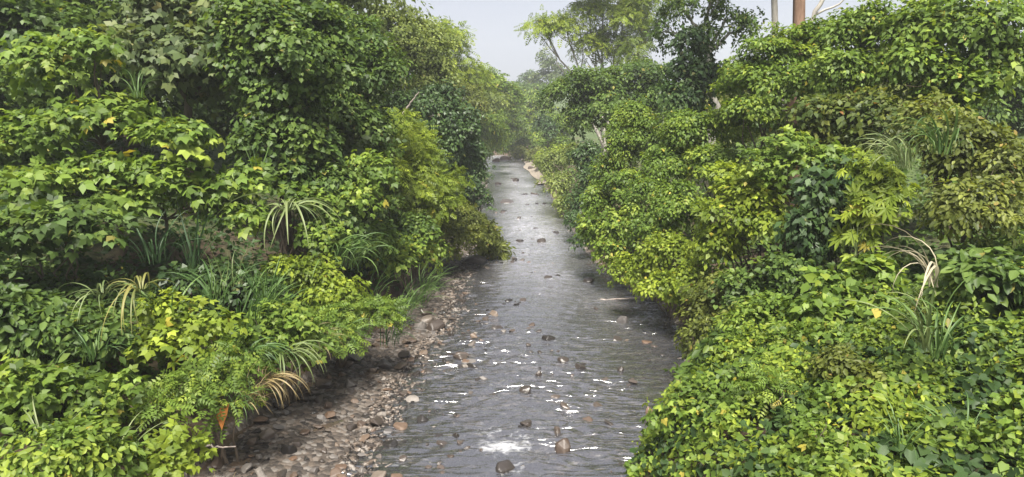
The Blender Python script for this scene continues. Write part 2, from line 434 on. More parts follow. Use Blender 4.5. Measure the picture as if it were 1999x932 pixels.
rough_ = 0.5 + 1.0 * sm(pt * .45 + .5)          # smooth slicks between riffled patches
calm = 1 - .55 * sm((Yw - 16) / 26.0)          # the far reach runs smooth and deep
Zw *= rough_ * calm
Zw -= 0.0
cfl = sm(1.15 - np.abs(tt - .56) / .42)[None] * np.ones_like(Yw)      # mid-channel mask for the painted sky sheen and pale foam
foam_glare = (.62 * sm((Yw - 19) / 24.0) + .07) * cfl + .04 + .14 * sm(np.sin(Yw * 1.1 + 1.3 * np.sin(Xw * .9)) * .5 + .2)  # far mid-channel foam also paints in the pale sky reflection
sheen = (.62 * sm((Yw - 17) / 26.0) + .05) * cfl  # sky sheen on far and middle water, painted as diffuse paleness
for (rx, ry, rs) in rock_pos:
    d = np.hypot((Xw - rx) / (rs * 0.9 + 0.1), (Yw - (ry - 0.6 * rs)) / (rs * 1.1 + 0.15))
    foam_glare = np.maximum(foam_glare, 0.34 * np.exp(-d * d))
for (rx, ry, rs, zo) in BED_ROCKS:
    if rs > .15:
        d = np.hypot((Xw - rx) / (rs * .8 + .04), (Yw - (ry - .9 * rs)) / (rs * 1.5 + .1)); foam_glare = np.maximum(foam_glare, .28 * np.exp(-d * d))
        Zw += .004 * np.exp(-((Xw - rx) / (rs + .05)) ** 2 - ((Yw - ry - .5 * rs) / (rs + .05)) ** 2)
def foam_glare_patch(px, py, wp, hp, a):
    global foam_glare
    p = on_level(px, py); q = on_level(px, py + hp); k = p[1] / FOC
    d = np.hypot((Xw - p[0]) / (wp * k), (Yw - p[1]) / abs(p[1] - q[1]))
    foam_glare = np.maximum(foam_glare, a * np.exp(-d ** 2))
for f in [(985, 872, 75, 18, 1.5), (955, 850, 40, 26, .8), (1020, 855, 40, 30, .8), (1010, 912, 45, 14, 0.85), (790, 905, 30, 22, 0.62), (765, 868, 40, 8, 0.5), (1150, 700, 90, 8, 0.42), (860, 890, 60, 8, 0.45),  # bottom-centre patches paint the white sky glare on the water
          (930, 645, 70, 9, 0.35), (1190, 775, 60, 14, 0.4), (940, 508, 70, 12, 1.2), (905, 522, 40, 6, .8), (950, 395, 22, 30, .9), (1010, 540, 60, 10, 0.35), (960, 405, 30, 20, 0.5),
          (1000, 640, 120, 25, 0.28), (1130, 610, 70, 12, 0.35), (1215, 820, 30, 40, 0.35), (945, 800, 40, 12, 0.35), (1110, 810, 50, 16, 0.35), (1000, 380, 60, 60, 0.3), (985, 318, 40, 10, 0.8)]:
    foam_glare_patch(*f)
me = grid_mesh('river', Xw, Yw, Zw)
fa = me.attributes.new('foam_glare', 'FLOAT', 'POINT'); fa.data.foreach_set('value', foam_glare.ravel().astype(np.float32))
fa = me.attributes.new('sky_sheen', 'FLOAT', 'POINT'); fa.data.foreach_set('value', (sheen * (.75 + .5 * sm(pt * .5 + .5))).ravel().astype(np.float32))
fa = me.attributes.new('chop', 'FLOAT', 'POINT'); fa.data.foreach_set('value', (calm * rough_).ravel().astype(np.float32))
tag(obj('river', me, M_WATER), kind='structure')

# ------------------------------------------------------------------ stones of the bar and small rocks of the bed
def ground_pt(px, py, z0=0.1):
    p = on_level(px, py, z0)
    for _ in range(5):
        zz = float(height(p[0], p[1])); p = on_level(px, py, min(zz, 5.5))
    return p
cnt = 0; tries = 0; spots = []
while cnt < 300 and tries < 9000:
    tries += 1
    py = random.uniform(585, 940); lo = np.interp(py, [585, 640, 700, 760, 840, 940], [800, 755, 690, 600, 500, 385])
    hi = np.interp(py, [585, 640, 700, 760, 840, 940], [850, 880, 815, 770, 745, 720])
    px = lo + (hi + (110 if random.random() < .35 else 0) - lo) * random.random()
    p = on_level(px, py, 0.08); big = random.random()
    sz = (0.12 + 0.16 * random.random()) if big < 0.6 else (0.26 + 0.26 * random.random())
    if cnt > 120: sz *= 0.6
    if any((p[0] - q[0]) ** 2 + (p[1] - q[1]) ** 2 < (0.40 * (sz + q[2])) ** 2 for q in spots): continue
    spots.append((p[0], p[1], sz)); cnt += 1
    zz = max(float(height(p[0], p[1])), -0.05)
    o = obj('stone', STONE_ME['stone' if random.random() < 0.8 else 'wet'][random.randrange(7)], parent=bar, loc=(p[0], p[1], zz + sz * 0.16))
    o.scale = (sz * random.uniform(.85, 1.35), sz * random.uniform(.8, 1.1), sz * random.uniform(.5, .85))
    o.rotation_euler = (random.uniform(-.4, .4), random.uniform(-.4, .4), random.uniform(0, 6.28))
for (x_, y_, sz, zo) in BED_ROCKS:
    o = obj('rock', STONE_ME['wet' if random.random() < .8 else 'stone'][random.randrange(7)], parent=bed, loc=(x_, y_, zo))
    o.scale = (sz * random.uniform(1, 1.5), sz, sz * random.uniform(.4, .8)); o.rotation_euler = (random.uniform(-.35, .35), random.uniform(-.35, .35), random.uniform(0, 6.28))
# loose small gravel and submerged cobbles: joined geometry
def pebble_stuff(name, parent, mat, n, sampler, smin, smax):
    base = rock_mesh('tmp', 7, 1)
    nv = len(base.vertices); co = np.zeros(nv * 3); base.vertices.foreach_get('co', co); co = co.reshape(-1, 3)
    tri = np.array([list(p.vertices) for p in base.polygons]); bpy.data.meshes.remove(base)
    P = sampler(n); n = len(P)
    s = smin + (smax - smin) * rng.random(n) ** 2
    a = rng.uniform(0, 6.28, n); sc = np.stack([s * rng.uniform(.8, 1.4, n), s, s * rng.uniform(.5, .8, n)], 1)
    c = co[None] * sc[:, None]; ca, sa = np.cos(a)[:, None], np.sin(a)[:, None]
    V = np.stack([c[..., 0] * ca - c[..., 1] * sa, c[..., 0] * sa + c[..., 1] * ca, c[..., 2]], -1) + P[:, None]
    T = (tri[None] + (np.arange(n) * nv)[:, None, None]).reshape(-1, 3)
    me = bpy.data.meshes.new(name); V = V.reshape(-1, 3)
    me.vertices.add(len(V)); me.vertices.foreach_set('co', V.astype(np.float32).ravel())
    me.loops.add(len(T) * 3); me.loops.foreach_set('vertex_index', T.astype(np.int32).ravel())
    me.polygons.add(len(T)); me.polygons.foreach_set('loop_start', np.arange(0, len(T) * 3, 3, dtype=np.int32))
    me.update(calc_edges=True)
    o = obj(name, me, mat, parent); tag(o, kind='stuff'); return o
def s_bar(n):
    y = 8 + 26 * rng.random(n) ** 1.4; a, b = xl(y) + 0.5, xs(y) - 0.1
    x = b + (a - b) * rng.random(n); return np.stack([x, y, height(x, y) + 0.02], 1)
def s_bed(n):
    y = 9 + 34 * rng.random(n) ** 1.4; a, b = xr(y), xl(y)
    x = b + (a - b) * rng.random(n) ** 2.1; return np.stack([x, y, height(x, y) + 0.06], 1)
pebble_stuff('gravel', bar, M_GRAVEL, 3600, s_bar, 0.04, 0.14)
pebble_stuff('cobbles', bed, M_BED, 5000, s_bed, 0.09, 0.40)

# ------------------------------------------------------------------ leaf templates: (verts (u along, v across, w normal), quads)
def ovate(wd, fold=0.07, tip=-0.14):
    return (np.array([(0, 0, 0), (.36, wd, fold), (.74, wd * .72, fold * .3 + tip * .4), (1, 0, tip), (.74, -wd * .72, fold * .3 + tip * .4), (.36, -wd, fold)]),
            np.array([(0, 3, 2, 1), (0, 5, 4, 3)]))
def multi(parts):
    V, Q, o = [], [], 0
    tv, tq = ovate(0.27)
    for ang, du, sc, wd, dr in parts:
        v = tv.copy() * sc; v[:, 1] *= wd; v[:, 2] += dr * v[:, 0]
        c, s = math.cos(ang), math.sin(ang)
        x = v[:, 0] * c - v[:, 1] * s + du; y = v[:, 0] * s + v[:, 1] * c
        V.append(np.stack([x, y, v[:, 2]], 1)); Q.append(tq + o); o += 6
    return np.concatenate(V), np.concatenate(Q)
def multi_d(parts):
    V, Q, o = [], [], 0
    for ang, du, sc, wd, dr in parts:
        v = np.array([(0, 0, 0), (.45, .27 * wd, .05), (1, 0, -.1), (.45, -.27 * wd, .05)]) * sc; v[:, 2] += dr * v[:, 0]
        c, s = math.cos(ang), math.sin(ang)
        V.append(np.stack([v[:, 0] * c - v[:, 1] * s + du, v[:, 0] * s + v[:, 1] * c, v[:, 2]], 1)); Q.append(np.array([(0, 3, 2, 1)]) + o); o += 4
    return np.concatenate(V), np.concatenate(Q)
TPL = {
    'ovate': ovate(0.27),
    'dia': (np.array([(0, 0, 0), (.45, .30, .07), (1, 0, -.14), (.45, -.30, .07)]), np.array([(0, 3, 2, 1)])),
    'round': ovate(0.40, 0.10, -0.12),
    'narrow': ovate(0.13, 0.03, -0.2),
    'heart': (np.array([(0, 0, 0), (-.10, .28, .05), (.38, .46, .09), (1, 0, -.12), (.38, -.46, .09), (-.10, -.28, .05)]), np.array([(0, 3, 2, 1), (0, 5, 4, 3)])),
    'tri': multi_d([(0, .30, .70, 1.3, -.15), (1.0, .22, .62, 1.2, -.25), (-1.0, .22, .62, 1.2, -.25)]),
    'palm': multi([(a, 0, s_, .62, -.22) for a, s_ in ((0, 1), (.6, .95), (-.6, .95), (1.25, .8), (-1.25, .8), (2.0, .6), (-2.0, .6))]),
    'pinnate': multi_d([(0, .75, .32, .9, -.1)] + [(sg * 1.15, d, .34 * (1.1 - d * .4), .8, -.15) for d in (.12, .34, .56, .74) for sg in (1, -1)]),
}
AREA = {'ovate': .30, 'dia': .30, 'round': .44, 'narrow': .15, 'heart': .55, 'tri': .42, 'palm': .75, 'pinnate': .28}

# palettes in linear light: old leaf, grown leaf, young leaf, odd (yellowing or bronze)
PAL = {
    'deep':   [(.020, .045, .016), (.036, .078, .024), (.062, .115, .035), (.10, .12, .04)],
    'mid':    [(.030, .066, .018), (.060, .120, .028), (.105, .180, .040), (.16, .18, .05)],
    'bright': [(.045, .095, .018), (.090, .175, .030), (.165, .260, .042), (.24, .26, .05)],
    'lime':   [(.070, .115, .016), (.135, .200, .026), (.215, .285, .038), (.28, .27, .05)],
    'olive':  [(.050, .065, .018), (.095, .115, .028), (.155, .175, .042), (.20, .15, .05)],
    'grey':   [(.040, .070, .030), (.080, .118, .050), (.140, .180, .080), (.19, .19, .09)],
    'pale':   [(.085, .115, .040), (.135, .170, .060), (.20, .235, .085), (.26, .25, .11)],
    'bronze': [(.045, .070, .018), (.090, .115, .026), (.150, .165, .036), (.17, .085, .03)],
}
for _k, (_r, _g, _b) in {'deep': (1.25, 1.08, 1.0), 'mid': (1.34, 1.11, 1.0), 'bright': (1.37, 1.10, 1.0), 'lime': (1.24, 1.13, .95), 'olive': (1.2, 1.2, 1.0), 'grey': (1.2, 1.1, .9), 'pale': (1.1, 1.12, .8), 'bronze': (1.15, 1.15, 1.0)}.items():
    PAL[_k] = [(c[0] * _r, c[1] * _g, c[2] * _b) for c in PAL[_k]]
KIND = {  # template, leaf size m, palette, coverage, spray radius m, up bias, material
    'tier':   ('tri', .31, 'mid', 2.2, .55, 1.25, M_LEAF),
    'tierb':  ('tri', .29, 'bright', 2.2, .55, 1.25, M_LEAF),
    'droop':  ('tri', .36, 'grey', 2.4, .55, .55, M_LEAF),
    'vine':   ('heart', .165, 'mid', 2.6, .42, .95, M_LEAF),
    'vineb':  ('heart', .16, 'bright', 2.8, .36, .9, M_LEAF),
    'broad':  ('ovate', .20, 'bright', 2.7, .40, .9, M_LEAF),
    'broadm': ('ovate', .20, 'mid', 2.7, .40, .9, M_LEAF),
    'lime':   ('ovate', .18, 'lime', 2.7, .38, .8, M_LEAF),
    'palm':   ('palm', .30, 'lime', 2.2, .45, .8, M_LEAF),
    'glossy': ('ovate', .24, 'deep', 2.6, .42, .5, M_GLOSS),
    'small':  ('ovate', .125, 'bright', 2.6, .34, .8, M_LEAF),
    'smallo': ('ovate', .125, 'olive', 2.6, .34, .8, M_LEAF),
    'fine':   ('pinnate', .36, 'olive', 2.6, .5, .8, M_LEAF),
    'finel':  ('pinnate', .38, 'lime', 2.6, .5, .8, M_LEAF),
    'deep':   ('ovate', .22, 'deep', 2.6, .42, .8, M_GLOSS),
    'deepf':  ('pinnate', .40, 'deep', 2.6, .55, .9, M_LEAF),
    'bronze': ('ovate', .20, 'bronze', 2.5, .38, .8, M_LEAF),
    'pale':   ('ovate', .22, 'pale', 2.0, .5, .9, M_LEAF),
    'greyf':  ('ovate', .22, 'grey', 2.3, .5, .8, M_LEAF),
    'fern':   ('pinnate', .34, 'bright', 2.6, .40, .8, M_LEAF),
    'trilime': ('tri', .21, 'lime', 2.4, .40, .9, M_LEAF),
    'trism':  ('tri', .19, 'bright', 2.4, .38, .9, M_LEAF),
    'bamboo': ('narrow', .45, 'bright', 3.0, .7, .35, M_LEAF),
    'willow': ('narrow', .36, 'olive', 3.2, .55, .1, M_LEAF),
}
TRI = [0]
UP = np.array((0, 0, 1.0))
def nrm(a): return a / (np.linalg.norm(a, axis=-1, keepdims=True) + 1e-9)
def leaf_mesh(name, tpl, P, T, N, S, C):
    tv, tq = TPL[tpl]; n = len(P)
    N = nrm(N); T = nrm(T - N * (T * N).sum(1, keepdims=True)); B = np.cross(N, T)
    S = S[:, None, None]
    V = P[:, None] + S * (tv[None, :, 0:1] * T[:, None] + tv[None, :, 1:2] * B[:, None] + tv[None, :, 2:3] * N[:, None])
    Q = (tq[None] + (np.arange(n) * len(tv))[:, None, None]).reshape(-1, 4)
    CC = np.repeat(C, len(tq), 0); CC = CC * rng.uniform(.9, 1.1, (len(CC), 1))
    TRI[0] += len(Q) * 2
    return quads_mesh(name, V.reshape(-1, 3), Q, CC)
def leaf_colors(pal, spray_v, n):
    """spray_v: age of the spray 0..1 (young growth pale, old growth dark), jittered per leaf"""
    p = np.array(PAL[pal]); v = np.clip(spray_v + rng.normal(0, .16, n), 0, 1) * 2
    i = np.minimum(v.astype(int), 1); f = (v - i)[:, None]
    c = p[i] * (1 - f) + p[i + 1] * f
    odd = rng.random(n) < .009; c[odd] = p[3]
    return c * rng.uniform(.8, 1.2, (n, 1)) * 1.12
def foliage(name, lobes, kind, dens=1.0, size=1.0, Ymean=20.0):
    tpl, ls, pal, cov, rs, upb, mat = KIND[kind]
    ls = max(ls * size, {'tri': 9.0, 'palm': 10.0, 'pinnate': 15.0, 'narrow': 9.0}.get(tpl, 5.0) * Ymean / FOC); rs = max(rs, ls * 1.5) * (size if size > 1 else 1)
    if tpl == 'ovate' and Ymean > 16: tpl = 'dia'
    SPp, SPd, SPv = [], [], []
    per = 0
    for c, r in lobes:
        rm = (r[0] * r[1] * r[2]) ** (1 / 3)
        area = 4 * math.pi * ((r[0] * r[1]) ** 1.6 / 3 + (r[0] * r[2]) ** 1.6 / 3 + (r[1] * r[2]) ** 1.6 / 3) ** (1 / 1.6)
        per = max(5, int(1.15 * math.pi * rs * rs / (ls * ls * AREA[tpl]) * .55))
        nl = .9 * cov * dens * area / (ls * ls * AREA[tpl]); ns = max(6, int(nl / per))
        # sub-lobes give the crown an uneven outline
        k = 9; sd_ = nrm(rng.normal(size=(k, 3)) + (0, -.35, .35)); sc = sd_ * rng.uniform(.45, .98, (k, 1)); sr = rng.uniform(.22, .55, k)
        m = ns * 2
        which = rng.integers(0, k + 3, m); d = nrm(rng.normal(size=(m, 3)))
        rad = np.where(rng.random(m) < .72, rng.uniform(.74, 1.2, m), rng.uniform(.35, .8, m)); rad = np.where(rng.random(m) < .10, rng.uniform(1.15, 1.5, m), rad)
        q = d * rad[:, None]; sub = which < k
        wi = np.minimum(which, k - 1)
        q[sub] = (sc[wi] + d * (sr[wi] * rad)[:, None])[sub]
        q[~sub] *= .8
        lump_v = np.where(sub, np.sin(wi * 2.4 + c[0]) * .22, 0)
        od = nrm(q / np.array(r)[None] * rm)
        keep = ((od[:, 1] < .35) | (rng.random(m) < .33)) & ((od[:, 2] > -.45) | (rng.random(m) < .4))
        q, od, lump_v = q[keep][:ns], od[keep][:ns], lump_v[keep][:ns]
        SPp.append(np.array(c) + q * np.array(r)); SPd.append(od); SPv.append(np.clip(.42 + lump_v + rng.normal(0, .2, len(q)), 0, 1))
    sp, sd, sv = np.concatenate(SPp), np.concatenate(SPd), np.concatenate(SPv)
    ns = len(sp); n = ns * per
    idx = np.repeat(np.arange(ns), per)
    plane = nrm(UP * upb + sd * np.array((1, 1, .6)) * .75 + rng.normal(0, .28, (ns, 3)))
    a = rng.uniform(0, 2 * math.pi, n); rr = rs * np.sqrt(rng.random(n)) * rng.uniform(.7, 1.15, ns)[idx]
    e1 = nrm(np.cross(plane, np.array((.3, .9, .1)))); e2 = np.cross(plane, e1)
    radial = np.cos(a)[:, None] * e1[idx] + np.sin(a)[:, None] * e2[idx]
    P = sp[idx] + radial * rr[:, None] + plane[idx] * rng.normal(0, rs * .16, (n, 1)) - UP * (rr ** 2 / rs * .28)[:, None]
    T = radial * .75 + sd[idx] * .7 - UP * (.25 + .5 * (1.2 - min(upb, 1.2)) + .5 * (rr / rs)[:, None]) * .6 + rng.normal(0, .5, (n, 3))
    N = plane[idx] + radial * (rr / rs * .45)[:, None] + rng.normal(0, .42, (n, 3))
    S = ls * rng.uniform(.6, 1.25, n) * rng.uniform(.72, 1.25, ns)[idx]
    return leaf_mesh(name, tpl, P, T, N, S, leaf_colors(pal, sv[idx], n)), mat
def lobes_world(lobes, flat=1.0):
    L = []
    for lb in lobes:
        px, py, Y, rx, ry = lb[:5]
        c = at(px, py, Y); k = Y / FOC
        L.append((c, (rx * k, max(rx, ry) * k * (lb[5] if len(lb) > 5 else .85), ry * k)))
    return L
def plant(name, label, cat, lobes, kind, base=None, group=None, dens=1.0, size=1.0, trunk=None, bark=None, parts=('crown', 'trunk'), multi_stem=False):
    """lobes: (px, py, distance, radius px, radius py).  base: (px, distance) of the foot"""
    L = lobes_world(lobes); Ym = float(np.mean([l[2] for l in lobes]))
    cs = np.array([c for c, r in L]); ctr = cs.mean(0)
    if base is None: bx, by = ctr[0], ctr[1] + .3
    else: bx, by = (base[0] - CX) / FOC * base[1] / CP, base[1]
    bz = float(height(bx, by)) - .05
    root = empty(name, (bx, by, bz)); off = np.array((bx, by, bz))
    me, mat = foliage(parts[0], [(c - off, r) for c, r in L], kind, dens, size, Ym)
    obj(parts[0], me, mat, root)
    tr = trunk if trunk else max(.05, .012 * max(ctr[2] - bz, 1) + .02)
    paths = []
    if multi_stem:
        for c, r in L:
            foot = rng.normal(0, .5, 3) * (1, 1, 0) - (0, 0, .2)
            paths.append(limb(foot, c - off, tr, tr * .3, 9, .05))
            for _ in range(3):
                d = nrm(rng.normal(size=3)); e = c - off; paths.append(limb(foot + (e - foot) * rng.uniform(.6, .9), e + d * np.array(r) * .9, tr * .35, tr * .1, 5, .1))
    elif parts[1] == 'trunk':
        top = np.array((ctr[0] - bx, ctr[1] - by, max(ctr[2] - bz, .6)))
        lowest = min(c[2] - r[2] for c, r in L) - bz
        fork = top * np.clip(max(lowest, top[2] * .45) / top[2], .3, .85)
        paths.append(limb((0, 0, -.2), fork, tr * 1.25, tr * .8, 9, .05))
        for c, r in L:
            e = c - off; e = fork + (e - fork) * .96
            paths.append(limb(fork, e, tr * .62, tr * .16, 8, .12, .06))
            for _ in range(3):
                d = nrm(rng.normal(size=3) + (0, -.2, .4)); paths.append(limb(fork + (e - fork) * rng.uniform(.5, .95), e + d * np.array(r) * .8, tr * .22, tr * .06, 5, .12))
    else:
        for c, r in L:
            for _ in range(2):
                e = c - off + rng.normal(0, .3, 3) * np.array(r)
                paths.append(limb(rng.normal(0, .12, 3) * (1, 1, 0) - (0, 0, .1), e, tr * .6, tr * .15, 7, .14, .08))
            for _ in range(3):
                d = nrm(rng.normal(size=3) + (0, -.5, .3)); a_ = c - off
                paths.append(limb(a_, a_ + d * np.array(r) * rng.uniform(.95, 1.3), tr * .2, tr * .06, 5, .12))
    obj(parts[1], tubes_mesh(parts[1], paths), bark or M_BARK, root)
    return tag(root, label, cat, group)
def shrub(label, lobes, kind, name='shrub', **k):
    return plant(name, label, 'shrub', lobes, kind, parts=('foliage', 'stems'), **k)
def tree(label, lobes, kind, name='tree', **k):
    return plant(name, label, 'tree', lobes, kind, **k)

# ------------------------------------------------------------------ wooded slopes behind both banks
G_B = 'trees on the slopes behind'
for lab, x, y, Y_, r, kd in [
    ('background tree seen through the gap right of the tiered leaves', 450, 215, 42, 95, 'broadm'), ('background tree behind the upper left tiers', 230, 230, 40, 110, 'deep'),
    ('background tree beyond the left edge', 30, 180, 40, 120, 'broadm'), ('background tree behind the shaded thin-stemmed tree', 600, 240, 46, 90, 'greyf'),
    ('background tree behind the bushy tree on the left slope', 720, 210, 50, 75, 'greyf'),
    ('background tree left behind the vine-clad column', 1300, 215, 58, 50, 'greyf'), ('background tree behind the soft green right bushes', 1420, 190, 48, 75, 'smallo'),
    ('background tree behind the bronze-leaved bush', 1600, 200, 40, 95, 'broadm'), ('background tree under the top right corner', 1780, 190, 36, 100, 'smallo'),
    ('background tree beyond the right edge', 1960, 190, 34, 120, 'broadm')]:
    tree(lab, [(x - r * .5, y + r * .25, Y_, r * .8, r * .7), (x + r * .5, y + r * .2, Y_ + 1, r * .8, r * .7), (x, y - r * .3, Y_ + .5, r * .8, r * .6), (x, y + r * 1.1, Y_, r, r * .5)], kd, base=(x, Y_ + 1), group=G_B, size=1.4, dens=.75)
# ------------------------------------------------------------------ left bank, back to front
G_L = 'trees of the left bank'; G_LS = 'shrubs of the left bank'
tree('huge shady tree filling the top left corner behind the tiered leaves', [(330, -230, 32, 260, 170), (120, -60, 31, 210, 150), (430, 40, 31, 190, 150), (250, 150, 31, 200, 130)], 'broadm', base=(270, 32), group=G_L, size=1.8, trunk=.35)
tree('tall pale green tree topping the left skyline nearest the frame top', [(620, -120, 36, 160, 120), (700, -10, 36, 100, 80), (570, 30, 35, 130, 110), (650, 120, 36, 120, 90)], 'pale', base=(640, 36), group=G_L, size=1.3, trunk=.26)
tree('tall broad tree beyond the left edge leaning over the tiered leaves', [(-60, 0, 24, 190, 170), (40, 130, 23, 150, 110), (-20, 300, 22, 150, 110)], 'tier', base=(-20, 24), group=G_L, trunk=.25)
tree('grey green drooping-leaf tree in the upper left under the shady tree', [(330, 40, 23, 100, 60), (385, 105, 22, 85, 60), (280, 95, 22, 70, 45), (450, 20, 23, 90, 50), (400, 160, 22.5, 50, 35)], 'droop', base=(370, 24), group=G_L, trunk=.16)
tree('creeper-hung tree with bright layered leaves at the top left centre', [(520, 45, 21, 90, 55), (565, 105, 20.5, 85, 50), (490, 120, 20.5, 60, 45), (625, 75, 21.5, 70, 55), (560, 180, 21, 75, 40), (650, 150, 21.5, 60, 50), (470, 70, 21, 60, 50)], 'vine', base=(560, 23), group=G_L, trunk=.18, dens=1.1)
tree('mid green bushy tree right of the creeper-hung tree', [(690, 80, 26, 75, 55), (735, 135, 25.5, 70, 55), (660, 215, 25, 75, 50), (710, 250, 25, 60, 50), (600, 240, 24, 60, 45)], 'broadm', base=(690, 27), group=G_L, trunk=.16)
tree('soft hazy green tree on the left skyline above the dark hollow', [(745, 60, 44, 70, 55), (800, 90, 43, 75, 60), (760, 150, 42, 80, 60), (830, 150, 42, 55, 50)], 'pale', base=(780, 44), group=G_L, trunk=.2)
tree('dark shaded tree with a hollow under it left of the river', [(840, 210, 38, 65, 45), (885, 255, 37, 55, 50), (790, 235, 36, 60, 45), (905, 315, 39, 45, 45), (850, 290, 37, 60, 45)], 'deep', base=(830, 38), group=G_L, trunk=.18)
shrub('very dark green bush at the left water edge of the far reach', [(915, 340, 52, 38, 38), (890, 375, 47, 45, 35), (930, 385, 46, 26, 28)], 'deep', base=(890, 50), group=G_LS)
tree('olive fine-leaved tree arching down toward the river from the left', [(780, 290, 28, 65, 40), (830, 335, 28, 65, 42), (860, 390, 28, 60, 40), (790, 370, 27.5, 60, 45), (740, 330, 26, 45, 50)], 'finel', base=(790, 30), group=G_L, trunk=.12)
shrub('drooping olive bush overhanging the river beside the white riffle', [(900, 430, 31, 50, 32), (930, 455, 31.5, 42, 28), (870, 460, 30, 60, 32), (845, 430, 29, 50, 35)], 'smallo', base=(840, 31), group=G_LS)
shrub('wispy straw-green grass bush whose tip trails in the river', [(955, 470, 33, 26, 28), (968, 490, 33, 20, 16)], 'willow', base=(930, 33.3), group=G_LS, name='trailing_bush')
shrub('dark leafy bush low on the left between olive tree and grass bank', [(720, 410, 25, 75, 45), (790, 450, 26, 60, 38), (700, 340, 25, 60, 45)], 'broadm', base=(740, 26), group=G_LS)
tree('shaded thin-stemmed tree in the middle of the left slope', [(600, 300, 24, 60, 40), (640, 340, 23.5, 70, 40), (560, 280, 24, 55, 35), (680, 290, 24.5, 55, 45), (620, 380, 23, 60, 35)], 'droop', base=(620, 25), group=G_L, dens=.85)
tree('tree with flat tiers of three-part leaves at the far left, upper tiers', [(185, 225, 17.5, 85, 26), (315, 262, 17.5, 85, 24), (60, 250, 17, 90, 30), (240, 205, 18, 50, 18), (110, 120, 18, 70, 60), (185, 90, 18, 40, 40)], 'tierb', base=(240, 18.6), group=G_L, dens=1.0)
tree('tree with drooping tiers of three-part leaves mid left, lower tiers', [(205, 325, 17, 80, 26), (310, 335, 17, 70, 24), (430, 370, 17.5, 85, 28), (490, 340, 18, 50, 24), (235, 385, 16.5, 75, 24), (460, 415, 17, 55, 18), (60, 360, 16, 90, 35)], 'tierb', base=(330, 18), group=G_L, dens=1.0)
shrub('big pale rounded leaf bush at the left edge halfway down', [(195, 440, 15, 50, 22), (120, 430, 14.8, 70, 30), (20, 450, 14.5, 90, 45)], 'tier', base=(110, 15.5), group=G_LS)
shrub('curtain of creeper leaves hanging below the creeper-hung tree', [(550, 235, 20.6, 60, 40), (505, 275, 20, 50, 36), (600, 285, 20.8, 55, 40), (570, 335, 20.2, 50, 36), (630, 350, 20.6, 50, 34)], 'vine', base=(560, 21.6), group=G_LS, name='hanging_creeper')
shrub('bright tiered bush right of the pale drooping blades', [(610, 395, 19.6, 50, 28), (680, 385, 20.4, 48, 30), (720, 330, 21.5, 50, 34), (640, 450, 19.4, 45, 24)], 'tierb', base=(650, 20.6), group=G_LS, size=.8)
shrub('yellow green fine bush between olive tree and left slope', [(770, 250, 30, 55, 36), (720, 290, 27, 50, 36), (800, 300, 29, 50, 30)], 'finel', base=(760, 30), group=G_LS)
shrub('green bush filling the bank under the olive tree', [(770, 490, 23.5, 50, 30), (815, 470, 26, 45, 30), (850, 490, 28.5, 32, 18), (735, 470, 22.5, 45, 34)], 'broad', base=(790, 25), group=G_LS)
shrub('green creeper mound right of the drooping pale blades', [(655, 440, 20, 50, 38), (640, 400, 20.5, 50, 30), (690, 470, 20.5, 35, 35)], 'vine', base=(650, 21), group=G_LS, size=.85)
shrub('yellow green bush above the overhanging shelf of leaves', [(605, 530, 17.5, 55, 30), (650, 560, 17.5, 60, 30), (560, 520, 17.5, 40, 22)], 'lime', base=(610, 18), group=G_LS, size=.85)
shrub('bright shelf of leaves overhanging the stony bar', [(690, 600, 17, 60, 22), (740, 606, 17, 42, 16), (640, 620, 16.5, 60, 30), (660, 650, 16, 50, 20)], 'fern', base=(650, 17.5), group=G_LS, size=.8)
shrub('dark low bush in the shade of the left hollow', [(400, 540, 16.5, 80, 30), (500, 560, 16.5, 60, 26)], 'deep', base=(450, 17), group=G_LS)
shrub('leafy green bush in the centre of the lower left bank', [(560, 620, 14.5, 60, 40), (520, 660, 14, 60, 36), (600, 665, 14.8, 45, 28)], 'trism', base=(545, 15), group=G_LS, dens=.85)
shrub('lime green leafy bush under the yellow drooping frond', [(340, 600, 13.5, 60, 32), (390, 640, 13, 70, 34), (310, 650, 12.8, 60, 30)], 'trilime', base=(350, 13.8), group=G_LS, dens=.8)
shrub('broad-leaved green bush at the left edge below the frond', [(210, 660, 12.4, 60, 40), (120, 640, 12.4, 80, 50), (30, 620, 12.4, 90, 60)], 'broadm', base=(120, 12.8), group=G_LS)
shrub('dense bright green bush left of the dry hanging grass', [(400, 730, 12, 70, 38), (450, 700, 12.4, 55, 32), (350, 770, 11.5, 65, 36), (440, 770, 12, 40, 30)], 'fern', base=(400, 12.3), group=G_LS, size=.9, dens=.8)
shrub('shaded dark green bush at the lower left edge', [(240, 770, 11, 70, 45), (140, 770, 10.6, 80, 60), (30, 760, 10.4, 90, 70)], 'trism', base=(150, 11.3), group=G_LS, dens=.7)
shrub('small lime leaf sprig in the lowest left corner beside the stones', [(345, 870, 10, 36, 45), (320, 905, 9.6, 40, 36)], 'trilime', base=(335, 10.1), group=G_LS, size=.8)
shrub('low leafy plant in the bottom left corner among pale grass', [(210, 880, 9.2, 60, 40), (100, 880, 8.8, 90, 60)], 'broad', base=(150, 9.4), group=G_LS, size=.7)

